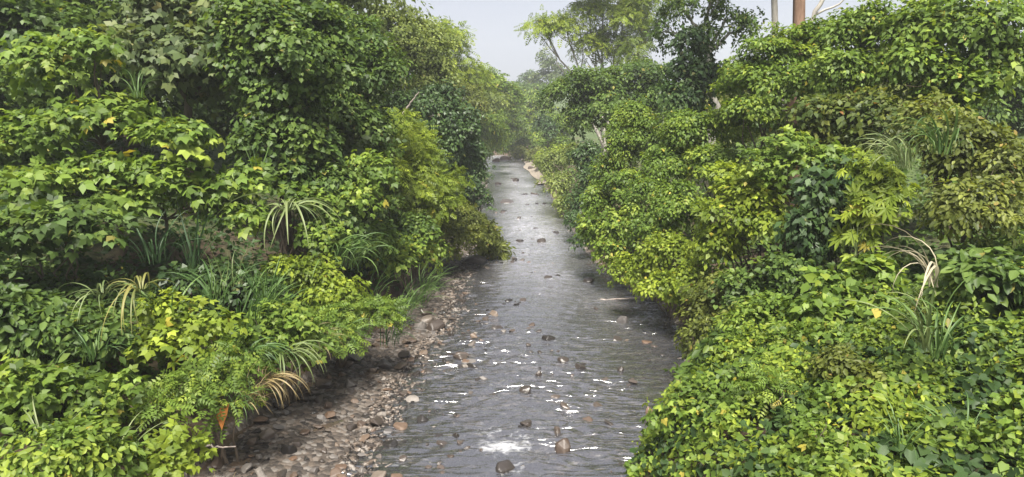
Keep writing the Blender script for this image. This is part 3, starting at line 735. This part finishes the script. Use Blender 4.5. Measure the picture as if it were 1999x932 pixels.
# ------------------------------------------------------------------ far end of the valley
G_F = 'trees at the far bend'
tree('pale feathery tree with white trunk on the far left skyline', [(870, 85, 72, 50, 42), (905, 130, 72, 45, 40), (850, 140, 70, 50, 40), (925, 160, 74, 35, 28)], 'finel', base=(890, 73), group=G_F, bark=M_PALE, dens=.9)
tree('olive tree standing behind the dark hollow tree', [(860, 190, 58, 40, 35), (910, 195, 60, 42, 38), (890, 235, 58, 38, 30)], 'smallo', base=(885, 60), group=G_F)
tree('hazy grey green tree where the left skyline meets the valley', [(960, 165, 100, 38, 30), (990, 190, 102, 32, 28), (940, 195, 98, 36, 30)], 'broad', base=(930, 102), group=G_F)
tree('pale stemmed tree cluster above the bright bamboo', [(955, 205, 92, 40, 26), (925, 210, 90, 30, 24)], 'pale', base=(922, 92), group=G_F, bark=M_PALE, dens=.8)
shrub('bright green bamboo-like clump on the far left bank', [(945, 245, 80, 38, 26), (965, 260, 82, 30, 22), (925, 260, 78, 28, 26)], 'bamboo', base=(925, 82), group=G_F, name='bamboo_clump')
shrub('dark green bush on the left bank just before the bend', [(955, 285, 90, 24, 20), (935, 295, 86, 22, 18)], 'broadm', base=(928, 90), group=G_F)
tree('bright rounded green tree at the centre of the far bend', [(1040, 205, 128, 30, 24), (1060, 225, 126, 26, 22), (1025, 225, 128, 24, 20)], 'broad', base=(1042, 128), group=G_F)
tree('slim dark tree left of the bright rounded tree', [(995, 225, 132, 16, 30), (1003, 255, 130, 16, 20)], 'broadm', base=(998, 132), group=G_F)
shrub('low pale green bushes lining the outside of the bend', [(1010, 275, 118, 30, 16), (1045, 272, 116, 32, 18), (1070, 290, 112, 28, 16), (985, 285, 120, 22, 12)], 'broad', base=(1030, 118), group=G_F)
shrub('small olive bush above the pale gravel at the bend', [(1020, 298, 108, 22, 9), (1055, 300, 104, 22, 14)], 'smallo', base=(1040, 107), group=G_F)
tree('dark rounded tree right of the bend, under the flat-topped tree', [(1060, 240, 95, 18, 18), (1075, 255, 92, 16, 18)], 'deep', base=(1070, 95), group=G_F)
tree('broad hazy tree on the hill behind the bend', [(1000, 178, 175, 40, 22), (1045, 185, 172, 40, 20), (960, 180, 175, 36, 24)], 'broadm', base=(1005, 176), group=G_F)
tree('rounded grey silhouette of a tree far up the valley', [(1032, 150, 235, 20, 13), (1045, 162, 235, 16, 10)], 'deep', base=(1036, 236), group=G_F)
tree('tall thin hazy tree on the right of the valley gap', [(1068, 120, 190, 20, 22), (1082, 145, 190, 26, 20), (1058, 150, 190, 20, 14)], 'greyf', base=(1074, 190), group=G_F, dens=.6)
tree('hazy tree line piece closing the valley behind the bend', [(1095, 175, 160, 34, 22), (1130, 165, 160, 36, 26)], 'broadm', base=(1110, 160), group=G_F)

tree('light green tree right behind the pale gravel of the bend', [(1085, 255, 100, 30, 26), (1110, 235, 98, 30, 26), (1095, 285, 96, 26, 18)], 'broad', base=(1095, 100), group=G_F)
shrub('low bright bush on the right just before the pale gravel', [(1065, 310, 86, 22, 16), (1085, 300, 84, 26, 20), (1075, 335, 72, 18, 14)], 'lime', base=(1080, 86), group=G_F)
tree('tall green tree behind the bamboo-like clump', [(975, 225, 108, 30, 22), (1005, 250, 112, 26, 22), (960, 255, 106, 24, 18)], 'broad', base=(935, 112), group=G_F)
# ------------------------------------------------------------------ right bank, back to front
G_R = 'trees of the right bank'; G_RS = 'shrubs of the right bank'
tree('umbrella-shaped tree with several pale trunks against the sky', [(1055, 48, 66, 30, 13), (1105, 50, 66, 42, 22), (1150, 22, 67, 50, 20), (1215, 40, 67, 60, 30), (1160, 85, 67, 50, 26), (1225, 95, 67, 42, 30), (1270, 5, 67, 60, 26), (1180, -50, 67, 100, 30)], 'finel', base=(1185, 68), group=G_R, bark=M_PALE, trunk=.17, dens=.9, size=1.1, multi_stem=True)
tree('lacy green tree hung with vines between umbrella tree and bare trunks', [(1390, -40, 34, 100, 50), (1420, 30, 34, 40, 32), (1330, 10, 34, 40, 26), (1290, 60, 34, 16, 40), (1460, 50, 34, 26, 32), (1385, 70, 34, 26, 32)], 'broadm', base=(1390, 35), group=G_R, bark=M_PALE, dens=.36, trunk=.2)
tree('slim pale-trunked tree rising out of the top of the frame', [(1525, -230, 26, 90, 50), (1500, -290, 26, 70, 50)], 'pale', base=(1521, 26), group=G_R, bark=M_PALE, trunk=.13, dens=.6)
rt = tree('thick reddish-brown trunk tree with a branch slanting right', [(1480, -260, 25, 100, 60), (1640, -200, 25, 90, 50), (1560, -330, 25, 120, 60)], 'broadm', base=(1543, 25), group=G_R, bark=M_RED, trunk=.24, dens=.6)
b0 = np.array(rt.location); obj('branch', tubes_mesh('branch', [limb(at(1549, 95, 25) - b0, at(1618, -20, 24.6) - b0, .10, .07, 9, .07), limb(at(1590, 30, 24.8) - b0, at(1660, -5, 24.2) - b0, .05, .02, 7, .1)]), M_PALE, rt)
tree('flat-topped dark tree leaning over the far right water', [(1105, 185, 45, 42, 32), (1165, 160, 45, 62, 30), (1245, 145, 45, 62, 30), (1130, 225, 45, 42, 36), (1200, 205, 44, 60, 40), (1280, 190, 44, 40, 40)], 'broadm', base=(1215, 47), group=G_R, trunk=.25, size=1.1)
shrub('light green bushes at the right water edge of the far reach', [(1075, 320, 62, 28, 26), (1090, 360, 54, 28, 26), (1105, 395, 47, 26, 22), (1120, 300, 56, 24, 24)], 'pale', base=(1105, 58), group=G_RS, dens=1.2)
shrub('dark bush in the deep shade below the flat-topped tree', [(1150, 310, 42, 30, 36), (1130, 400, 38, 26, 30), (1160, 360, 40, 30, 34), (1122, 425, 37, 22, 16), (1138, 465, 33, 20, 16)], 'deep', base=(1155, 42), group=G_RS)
tree('vine-clad dark green column standing above the right bushes', [(1345, 90, 30, 30, 34), (1350, 150, 29.5, 42, 40), (1330, 190, 29, 45, 30), (1385, 150, 29.5, 30, 34)], 'glossy', base=(1350, 31), group=G_R, trunk=.14)
shrub('light green leaning bush tallest along the right water edge', [(1235, 225, 31, 42, 34), (1215, 280, 30.5, 40, 36), (1270, 270, 30, 45, 40), (1185, 330, 31, 30, 26)], 'small', base=(1250, 32), group=G_RS, size=1.1)
shrub('bright green bush leaning out over midstream right', [(1170, 400, 28, 32, 32), (1160, 450, 28, 28, 28), (1215, 370, 27.5, 45, 40), (1205, 440, 27, 48, 40), (1190, 490, 26.5, 38, 24)], 'broad', base=(1230, 28.6), group=G_RS, size=.85)
shrub('soft green bush on the slope behind the leaning ones', [(1350, 255, 25, 60, 38), (1420, 245, 25, 60, 36), (1310, 310, 25, 50, 40), (1390, 320, 24, 60, 40)], 'small', base=(1370, 26), group=G_RS, size=1.15)
shrub('yellow green bush with pale tips in the right middle', [(1270, 390, 24, 50, 40), (1330, 400, 23, 55, 40), (1270, 450, 23.5, 50, 40), (1300, 340, 24.5, 40, 30)], 'small', base=(1310, 25), group=G_RS, size=1.1)
shrub('bright yellow bush hanging above the right bank hollow', [(1240, 525, 22.5, 45, 32), (1300, 490, 22, 55, 34), (1350, 540, 20, 55, 36), (1290, 560, 21, 45, 24), (1385, 480, 21, 45, 34)], 'lime', base=(1320, 23), group=G_RS, size=.8)
shrub('lime coloured drooping bush in the centre of the right bank', [(1480, 375, 19, 70, 32), (1430, 420, 19, 60, 36), (1500, 430, 18.5, 50, 34), (1420, 350, 20, 45, 24), (1400, 470, 19, 40, 30)], 'lime', base=(1460, 20), group=G_RS, size=.95)
shrub('glossy dark bush with star-like hanging leaves right of centre', [(1585, 380, 17, 50, 36), (1610, 430, 16.6, 45, 34), (1560, 450, 16.6, 45, 32), (1630, 360, 17, 38, 32), (1590, 480, 16.5, 45, 20)], 'glossy', base=(1590, 18), group=G_RS)
shrub('yellow green bush along the skyline under the brown trunk', [(1510, 110, 23, 60, 34), (1570, 85, 23, 60, 36), (1455, 150, 23.5, 50, 36), (1530, 165, 22.5, 70, 40), (1460, 215, 22.5, 55, 36)], 'small', base=(1510, 24), group=G_RS, size=1.2)
shrub('rounded green bush at the top right against the sky', [(1645, 75, 21, 55, 40), (1710, 55, 21, 65, 40), (1640, 140, 20.5, 65, 42), (1715, 130, 20.5, 60, 45)], 'small', base=(1680, 22), group=G_RS, size=1.2)
shrub('tall green bush in the top right corner', [(1800, 50, 19.5, 70, 50), (1780, 130, 19, 60, 50), (1890, 70, 19, 90, 60), (1970, 130, 18.5, 80, 60), (1860, 170, 18.5, 80, 50)], 'broad', base=(1850, 20), group=G_RS)
shrub('olive bush with bronze leaves below the top right bushes', [(1580, 235, 20, 60, 38), (1640, 225, 19.5, 55, 40), (1700, 220, 19, 55, 40), (1560, 290, 20, 55, 30), (1660, 280, 19, 50, 28)], 'bronze', base=(1630, 21), group=G_RS)
shrub('large-leaved bright bush just above the glossy dark bush', [(1530, 280, 18.5, 45, 24), (1560, 320, 18, 50, 24), (1500, 310, 18.5, 40, 24), (1620, 310, 18, 40, 24)], 'tierb', base=(1555, 19), group=G_RS, size=.75)
shrub('lime bush with hand-shaped leaves beside the arching dry plumes', [(1700, 350, 15.5, 50, 36), (1690, 410, 15, 42, 36), (1740, 390, 15, 36, 32), (1675, 450, 15, 32, 28)], 'palm', base=(1700, 16.2), group=G_RS, size=.8)
shrub('mid green bush at the far right edge behind the plumes', [(1870, 280, 16, 80, 50), (1950, 320, 15.5, 90, 60), (1800, 240, 17, 50, 40), (1900, 390, 14.5, 90, 50)], 'smallo', base=(1890, 17), group=G_RS, size=1.2)
shrub('dark shrub in the shade under the glossy bush', [(1500, 520, 16.5, 60, 34), (1570, 545, 16, 50, 30), (1450, 560, 17, 50, 34)], 'vine', base=(1510, 17.2), group=G_RS, size=.8)
shrub('leafy green bush low on the right slope near the plumes', [(1640, 560, 14.5, 60, 34), (1700, 530, 14.5, 50, 34), (1610, 610, 13.8, 60, 30), (1720, 590, 13.5, 50, 30)], 'vineb', base=(1660, 15), group=G_RS, size=1.1)
shrub('olive green bush spilling over the right bank edge', [(1380, 600, 18, 45, 36), (1420, 560, 18, 50, 34), (1370, 655, 16.6, 36, 36), (1440, 630, 16.5, 50, 34)], 'smallo', base=(1420, 18.2), group=G_RS, size=1.1)
shrub('bright bush in the middle of the lower right slope', [(1500, 620, 14.5, 65, 34), (1560, 650, 13.8, 60, 32), (1470, 670, 14, 55, 32), (1410, 690, 14.8, 45, 30)], 'broad', base=(1500, 15), group=G_RS, size=.75)
shrub('big leafy bush filling the right edge below the plumes', [(1920, 560, 11.8, 90, 60), (1970, 700, 10.6, 90, 70), (1850, 640, 11.5, 50, 45), (1960, 840, 9.4, 80, 70)], 'broadm', base=(1940, 12), group=G_RS)

shrub('upright leafy sprig at the river edge of the creeper', [(1345, 750, 12.6, 34, 34), (1370, 790, 12, 36, 30), (1320, 800, 12, 26, 26)], 'trism', base=(1360, 12.8), group=G_RS, size=.9)
shrub('ferny bush rising from the middle of the creeper', [(1490, 750, 11, 44, 32), (1530, 770, 10.6, 40, 26)], 'fern', base=(1510, 11.3), group=G_RS, size=.8)
shrub('small olive bush on the creeper left of the cane', [(1650, 710, 10.8, 50, 34), (1690, 740, 10.4, 36, 28)], 'smallo', base=(1670, 11), group=G_RS)
shrub('mid green bush at the bottom of the creeper', [(1600, 860, 8.8, 44, 34), (1650, 890, 8.5, 40, 30)], 'trism', base=(1620, 9), group=G_RS, size=.8)
shrub('lime bush at the lower right of the creeper', [(1730, 800, 9.3, 40, 34), (1760, 830, 9, 36, 30)], 'lime', base=(1745, 9.5), group=G_RS, size=.7)
# ------------------------------------------------------------------ creepers and undergrowth (nobody could count them)
def cover(name, label, n, sample, tpl, size, pal, hmin, hmax, mat, seed, bare=0.0):
    """leaves lying over the ground in mounds; sample(n) gives x, y"""
    x, y = sample(n)
    if bare:
        f = .5 + .5 * np.sin(x * 2.6 + seed * 3 + 1.1 * np.sin(y * 2.1)) * np.sin(y * 2.9 + seed * 5 + 1.4 * np.sin(x * 1.7))
        k_ = f + rng.normal(0, .1, len(x)) > bare; x, y = x[k_], y[k_]
    z0 = height(x, y)
    m = .5 + .5 * np.sin(x * 1.9 + 1.3 * np.sin(y * 1.4 + seed)) * np.sin(y * 1.7 + seed + .6 * np.sin(x * 2.3))
    h = hmin + (hmax - hmin) * m
    e = .12; hx = (height(x + e, y) - height(x - e, y)) / (2 * e); hy = (height(x, y + e) - height(x, y - e)) / (2 * e)
    N = np.stack([-hx, -hy - .25, np.ones_like(x)], 1); N = nrm(N) + rng.normal(0, .62, (len(x), 3))
    P = np.stack([x, y, z0 + h * (1 - .8 * rng.random(len(x)) ** 1.5)], 1)
    T = rng.normal(size=(len(x), 3)) * (1, 1, .3) + (0, -.4, -.3)
    sv = np.clip(.40 + .30 * np.sin(x * 2.7 + 2 * np.sin(y * .8)) * np.sin(y * 2.2 + seed) + rng.normal(0, .16, len(x)), 0, 1)
    me = leaf_mesh(name, tpl, P, T, N, size * rng.uniform(.55, 1.25, len(x)), leaf_colors(pal, sv, len(x)))
    o = obj(name, me, mat); tag(o, label, 'ground cover', kind='stuff'); return o
def s_right_mound(n):
    y = 6.5 + 9.5 * rng.random(n); x = xr(y) - .15 + 8.5 * rng.random(n) ** .9; return x, y
cover('creeper_mat', 'bright heart-leaved creeper covering the lower right bank', 30000, s_right_mound, 'heart', .12, 'bright', .12, .85, M_LEAF, 1.0, .30)
cover('creeper_mat', 'small yellow-green leaves threading through the lower right creeper', 17000, s_right_mound, 'ovate', .105, 'lime', .15, 1.0, M_LEAF, 1.7, .42)
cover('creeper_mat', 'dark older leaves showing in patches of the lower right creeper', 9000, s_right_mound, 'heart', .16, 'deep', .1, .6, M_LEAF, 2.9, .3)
def s_right(n):
    y = 14 + 70 * rng.random(n) ** 1.6; x = xr(y) + .35 + (13 + y * .1) * rng.random(n) ** 1.2; return x, y
cover('undergrowth', 'leafy undergrowth between the shrubs of the right bank', 22000, s_right, 'ovate', .26, 'mid', .15, .9, M_LEAF, 2.0)
def s_left(n):
    y = 15 + 70 * rng.random(n) ** 1.6; x = xs(y) - .3 - (14 + y * .1) * rng.random(n) ** 1.1; return x, y
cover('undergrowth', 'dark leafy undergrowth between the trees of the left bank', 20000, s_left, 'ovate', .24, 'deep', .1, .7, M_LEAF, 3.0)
def s_left_near(n):
    y = 7.5 + 9 * rng.random(n); x = xs(y) - .55 - 8 * rng.random(n); return x, y
cover('herb_layer', 'green herbs carpeting the near left bank', 12000, s_left_near, 'ovate', .17, 'mid', .1, .55, M_LEAF, 4.0)

# ------------------------------------------------------------------ grasses: every blade its own part
def blade_mesh(name, bend, width, segs=8, seed=0, ex=1.3):
    t = np.linspace(0, 1, segs + 1); ang = bend * t ** ex
    dx, dz = np.sin(ang), np.cos(ang); st = 1 / segs
    cx = np.concatenate([[0], np.cumsum((dx[1:] + dx[:-1]) / 2 * st)]); cz = np.concatenate([[0], np.cumsum((dz[1:] + dz[:-1]) / 2 * st)])
    wd = width * np.clip(.45 + 2.2 * t, 0, 1) * (1 - t ** 2.2) + .0015
    twist = np.sin(t * 2 + seed) * .5
    V = []
    for i in range(segs + 1):
        c = np.array((cx[i], 0, cz[i])); side = np.array((0, math.cos(twist[i]), math.sin(twist[i])))
        nn = np.array((-math.cos(ang[i]), 0, math.sin(ang[i])))
        V += [c - side * wd[i] + nn * wd[i] * .5, c, c + side * wd[i] + nn * wd[i] * .5]
    Q = []
    for i in range(segs):
        a = i * 3
        Q += [(a, a + 1, a + 4, a + 3), (a + 1, a + 2, a + 5, a + 4)]
    return quads_mesh(name, np.array(V), np.array(Q), smooth=True)
BLADES = {}
for mk, mt in M_BLADE.items():
    for st, (b0, b1, wd) in {'stiff': (.3, .9, .012), 'arch': (1.2, 2.0, .014), 'hang': (2.2, 2.9, .013), 'frond': (1.5, 2.3, .03), 'drape': (2.6, 3.0, .014)}.items():
        L = []
        for i in range(4):
            me = blade_mesh('blade', b0 + (b1 - b0) * i / 3, wd, 9, i * 1.7, .5 if st == 'drape' else 1.3); me.materials.append(mt); L.append(me)
        BLADES[mk, st] = L
def grass(label, px, py, Y, length, n, mk, st, perched=False, spread=.25, lean=None, name='grass_clump', cat='grass', group='grass clumps', lift=0.0):
    c = at(px, py, Y)
    if not perched: c[2] = float(height(c[0], c[1])) + lift
    root = empty(name, c)
    for i in range(n):
        o = bpy.data.objects.new('blade', random.choice(BLADES[mk, st])); COL.objects.link(o); o.parent = root
        a = random.uniform(0, 6.28) if lean is None else random.gauss(lean, .7)
        rr = spread * math.sqrt(random.random())
        o.location = (rr * math.cos(a), rr * math.sin(a), random.uniform(-.03, .03))
        o.rotation_euler = (random.gauss(0, .18), random.gauss(.12, .2), a)
        s = length * random.uniform(.55, 1.1); o.scale = (s, s * random.uniform(.8, 1.2), s)
    return tag(root, label, cat, group)
RIV = 0.0      # blades lean toward +x (the river) on the left bank, toward pi on the right bank
grass('long pale drooping blades clump hanging mid left above the dark hollow', 562, 410, 17.0, 2.1, 30, 'pale', 'drape', True, .22)
grass('upright dark green cane blades in front of the left hollow', 378, 520, 16.2, 1.9, 16, 'dark', 'stiff', True, .2)
grass('green blade tuft perched high in the upper left tree', 268, 190, 17.2, 1.0, 20, 'green', 'arch', True, .15)
grass('tall green cane tuft left of centre over the tiered leaves', 503, 350, 18, 1.3, 9, 'green', 'stiff', True, .18)
grass('yellowing palm-like fronds drooping at the left edge', 275, 565, 12.8, 1.5, 16, 'yellow', 'drape', True, .15, name='drooping_fronds', cat='fronds')
grass('pale green fronds spreading left of the yellowing ones', 200, 575, 12.6, 1.2, 16, 'pale', 'drape', True, .2, name='drooping_fronds', cat='fronds')
grass('green grass clump below the dark left hollow', 420, 590, 14.6, 1.3, 24, 'green', 'arch', True, .3)
grass('pale long grass clump right below the hollow', 450, 560, 15.2, 1.1, 16, 'pale', 'stiff', True, .3)
grass('tall dark grass stand on the slope behind the shelf of leaves', 700, 520, 20.5, 1.8, 30, 'green', 'arch', False, .6, lift=.2)
grass('tall grass stand leaning to the water right of that slope', 760, 530, 21, 1.7, 34, 'green', 'arch', False, .7, RIV, lift=.2)
grass('grass curtain at the water edge left of the driftwood', 800, 540, 23, 1.5, 28, 'green', 'arch', False, .6, RIV, lift=.2)
grass('rough grass on the bank just above the shelf of leaves', 740, 560, 19, 1.3, 26, 'dark', 'arch', False, .6, RIV, lift=.25)
grass('hanging green and straw grass over the soil bank, upper clump', 545, 690, 13.6, 1.2, 26, 'pale', 'drape', True, .35, RIV)
grass('dry straw grass hanging over the bare soil bank', 500, 745, 12.6, 1.0, 40, 'straw', 'drape', True, .4, RIV)
grass('dry grass tuft at the foot of the soil bank near the stones', 470, 790, 12, .8, 30, 'straw', 'arch', True, .35, RIV)
grass('long green grass clump above the dry hanging grass', 480, 690, 13.2, 1.3, 30, 'green', 'drape', True, .3, RIV)
grass('long green blades rising from the herbs left of the dark hollow', 330, 640, 13.4, 1.5, 26, 'green', 'arch', True, .35)
grass('mixed dry blades on the brow of the bank below the shelf', 600, 690, 14.8, 1.0, 26, 'straw', 'hang', True, .35, RIV)
grass('green blades bowing over the upper stones from the shelf', 660, 665, 16, 1.0, 22, 'green', 'hang', True, .35, RIV)
grass('thin green grass among the leaves mid left bank', 520, 600, 15.2, 1.4, 28, 'green', 'stiff', True, .4)
grass('slender dark grass under the lower tiers of leaves', 300, 510, 15.5, 1.4, 24, 'dark', 'arch', True, .4)
grass('tall grass behind the yellow green bush', 680, 480, 20.8, 1.6, 26, 'pale', 'arch', True, .5)
grass('grass blades hanging beside the orange-brown leaf', 440, 800, 11.8, .9, 24, 'green', 'hang', True, .3, RIV)
grass('wide drift of long green grass in the middle of the left bank', 470, 630, 14.4, 1.5, 46, 'green', 'arch', True, .9, RIV)
grass('wide drift of long grass below the curtain of creeper', 640, 520, 18.6, 1.7, 46, 'green', 'hang', True, 1.0, RIV)
grass('long grass drift along the water left of the riffle', 800, 520, 24, 1.6, 46, 'green', 'arch', False, 1.0, RIV, lift=.3)
grass('pale grass in the bottom left corner', 215, 910, 9.6, 1.0, 26, 'pale', 'arch', True, .3)
grass('pale grass beyond the bottom left corner', 90, 900, 9.4, 1.1, 24, 'pale', 'arch', True, .3)
grass('sparse straw grass lying on the lowest stones', 420, 890, 10.8, .8, 10, 'straw', 'arch', False, .3, lift=.02)
grass('green grass tuft low on the left edge', 185, 700, 11.6, 1.0, 18, 'green', 'arch', True, .2)
grass('arching dry plumes at the right edge', 1830, 560, 11.2, 1.9, 11, 'plume', 'hang', True, .15, 3.0)
grass('tall pale cane leaves at the right edge under the plumes', 1830, 700, 10.0, 1.7, 20, 'green', 'arch', True, .12)
grass('long pale leaves spreading left from the right edge cane', 1810, 680, 10.0, 1.5, 20, 'pale', 'arch', True, .15, 3.1)
grass('cane grass curtain behind the plumes in the upper right', 1780, 330, 14.5, 1.5, 34, 'pale', 'hang', True, .4, 3.1)
grass('cane grass clump at the right edge above the plumes', 1850, 300, 14.5, 1.7, 30, 'green', 'hang', True, .4, 3.1)
grass('slim pale grass stalks in the shade right of the glossy bush', 1670, 500, 14.6, 1.0, 10, 'pale', 'stiff', True, .15)
grass('grass tuft at the bottom right edge of the creeper', 1760, 880, 8.6, .8, 22, 'green', 'arch', True, .15)
grass('green blades at the far right bottom corner', 1880, 880, 8.8, 1.0, 24, 'green', 'arch', True, .2)

# ------------------------------------------------------------------ fallen wood
def stick(label, pts, r0, r1, mat=M_DRIFT, twigs=0):
    W = [at(*p) for p in pts]; W = np.array(W); o0 = W[0].copy(); W = W - o0
    t = np.linspace(0, 1, 14); s = np.linspace(0, 1, len(W))
    P = np.stack([np.interp(t, s, W[:, i]) for i in range(3)], 1); P[1:-1] += rng.normal(0, .012, (12, 3))
    o = obj('fallen_branch', tubes_mesh('fallen_branch', [(P, r0 + (r1 - r0) * t)]), mat, loc=o0)
    for i in range(twigs):
        a = P[rng.integers(3, 12)]; b = a + rng.normal(0, .35, 3) + (0, 0, .15)
        obj('twig', tubes_mesh('twig', [limb(a, b, r0 * .4, r1 * .3, 6, .15)], 5), mat, o)
    return tag(o, label, 'branch')
stick('grey driftwood branch lying at the left water edge by the riffle', [(812, 497, 32), (840, 507, 31.8), (864, 515, 31.5)], .09, .05, twigs=5)
stick('long thin stick reaching from the right bank over the water', [(1165, 586, 25.2), (1230, 583, 25), (1292, 577, 24.5)], .035, .022, twigs=2)
stick('pale bare stick leaning against the soil bank on the left', [(548, 752, 14), (570, 733, 14.1), (596, 702, 14.3)], .02, .012)
stick('bare grey branch slanting in front of the dark hollow tree', [(785, 225, 34), (800, 203, 33.8), (818, 180, 33.6)], .06, .03)
stick('pale curved root lying among the lowest stones', [(400, 868, 11.6), (425, 874, 11.5), (460, 872, 11.6)], .02, .012)

# ------------------------------------------------------------------ one big withered leaf on the near left bank
tv, tq = TPL['heart']; lc = at(436, 812, 11.4)
o = obj('withered_leaf', quads_mesh('withered_leaf', (tv - (.4, 0, 0)) * .42, tq, np.array([(.30, .12, .035)] * 2)), M_LEAF, loc=lc)
o.rotation_euler = (R(35), R(48), R(-95)); tag(o, 'large withered orange-brown leaf hanging at the foot of the left bank', 'leaf')
# ------------------------------------------------------------------ humid air
import bmesh
bm = bmesh.new(); bmesh.ops.create_cube(bm, size=1.0)
me = bpy.data.meshes.new('haze'); bm.to_mesh(me); bm.free()
mh, nn_, ll_ = new_mat('haze'); o_ = nn_.new('ShaderNodeOutputMaterial'); pv = nn_.new('ShaderNodeVolumePrincipled')
pv.inputs['Color'].default_value = (.93, .95, 1, 1); pv.inputs['Density'].default_value = .0008; pv.inputs['Anisotropy'].default_value = .2
ll_.new(pv.outputs[0], o_.inputs['Volume'])
hz = obj('haze', me, mh, loc=(0, 245, 30)); hz.scale = (640, 590, 68); tag(hz, kind='stuff')

print('LEAF TRIS', TRI[0], 'OBJECTS', len(bpy.data.objects))
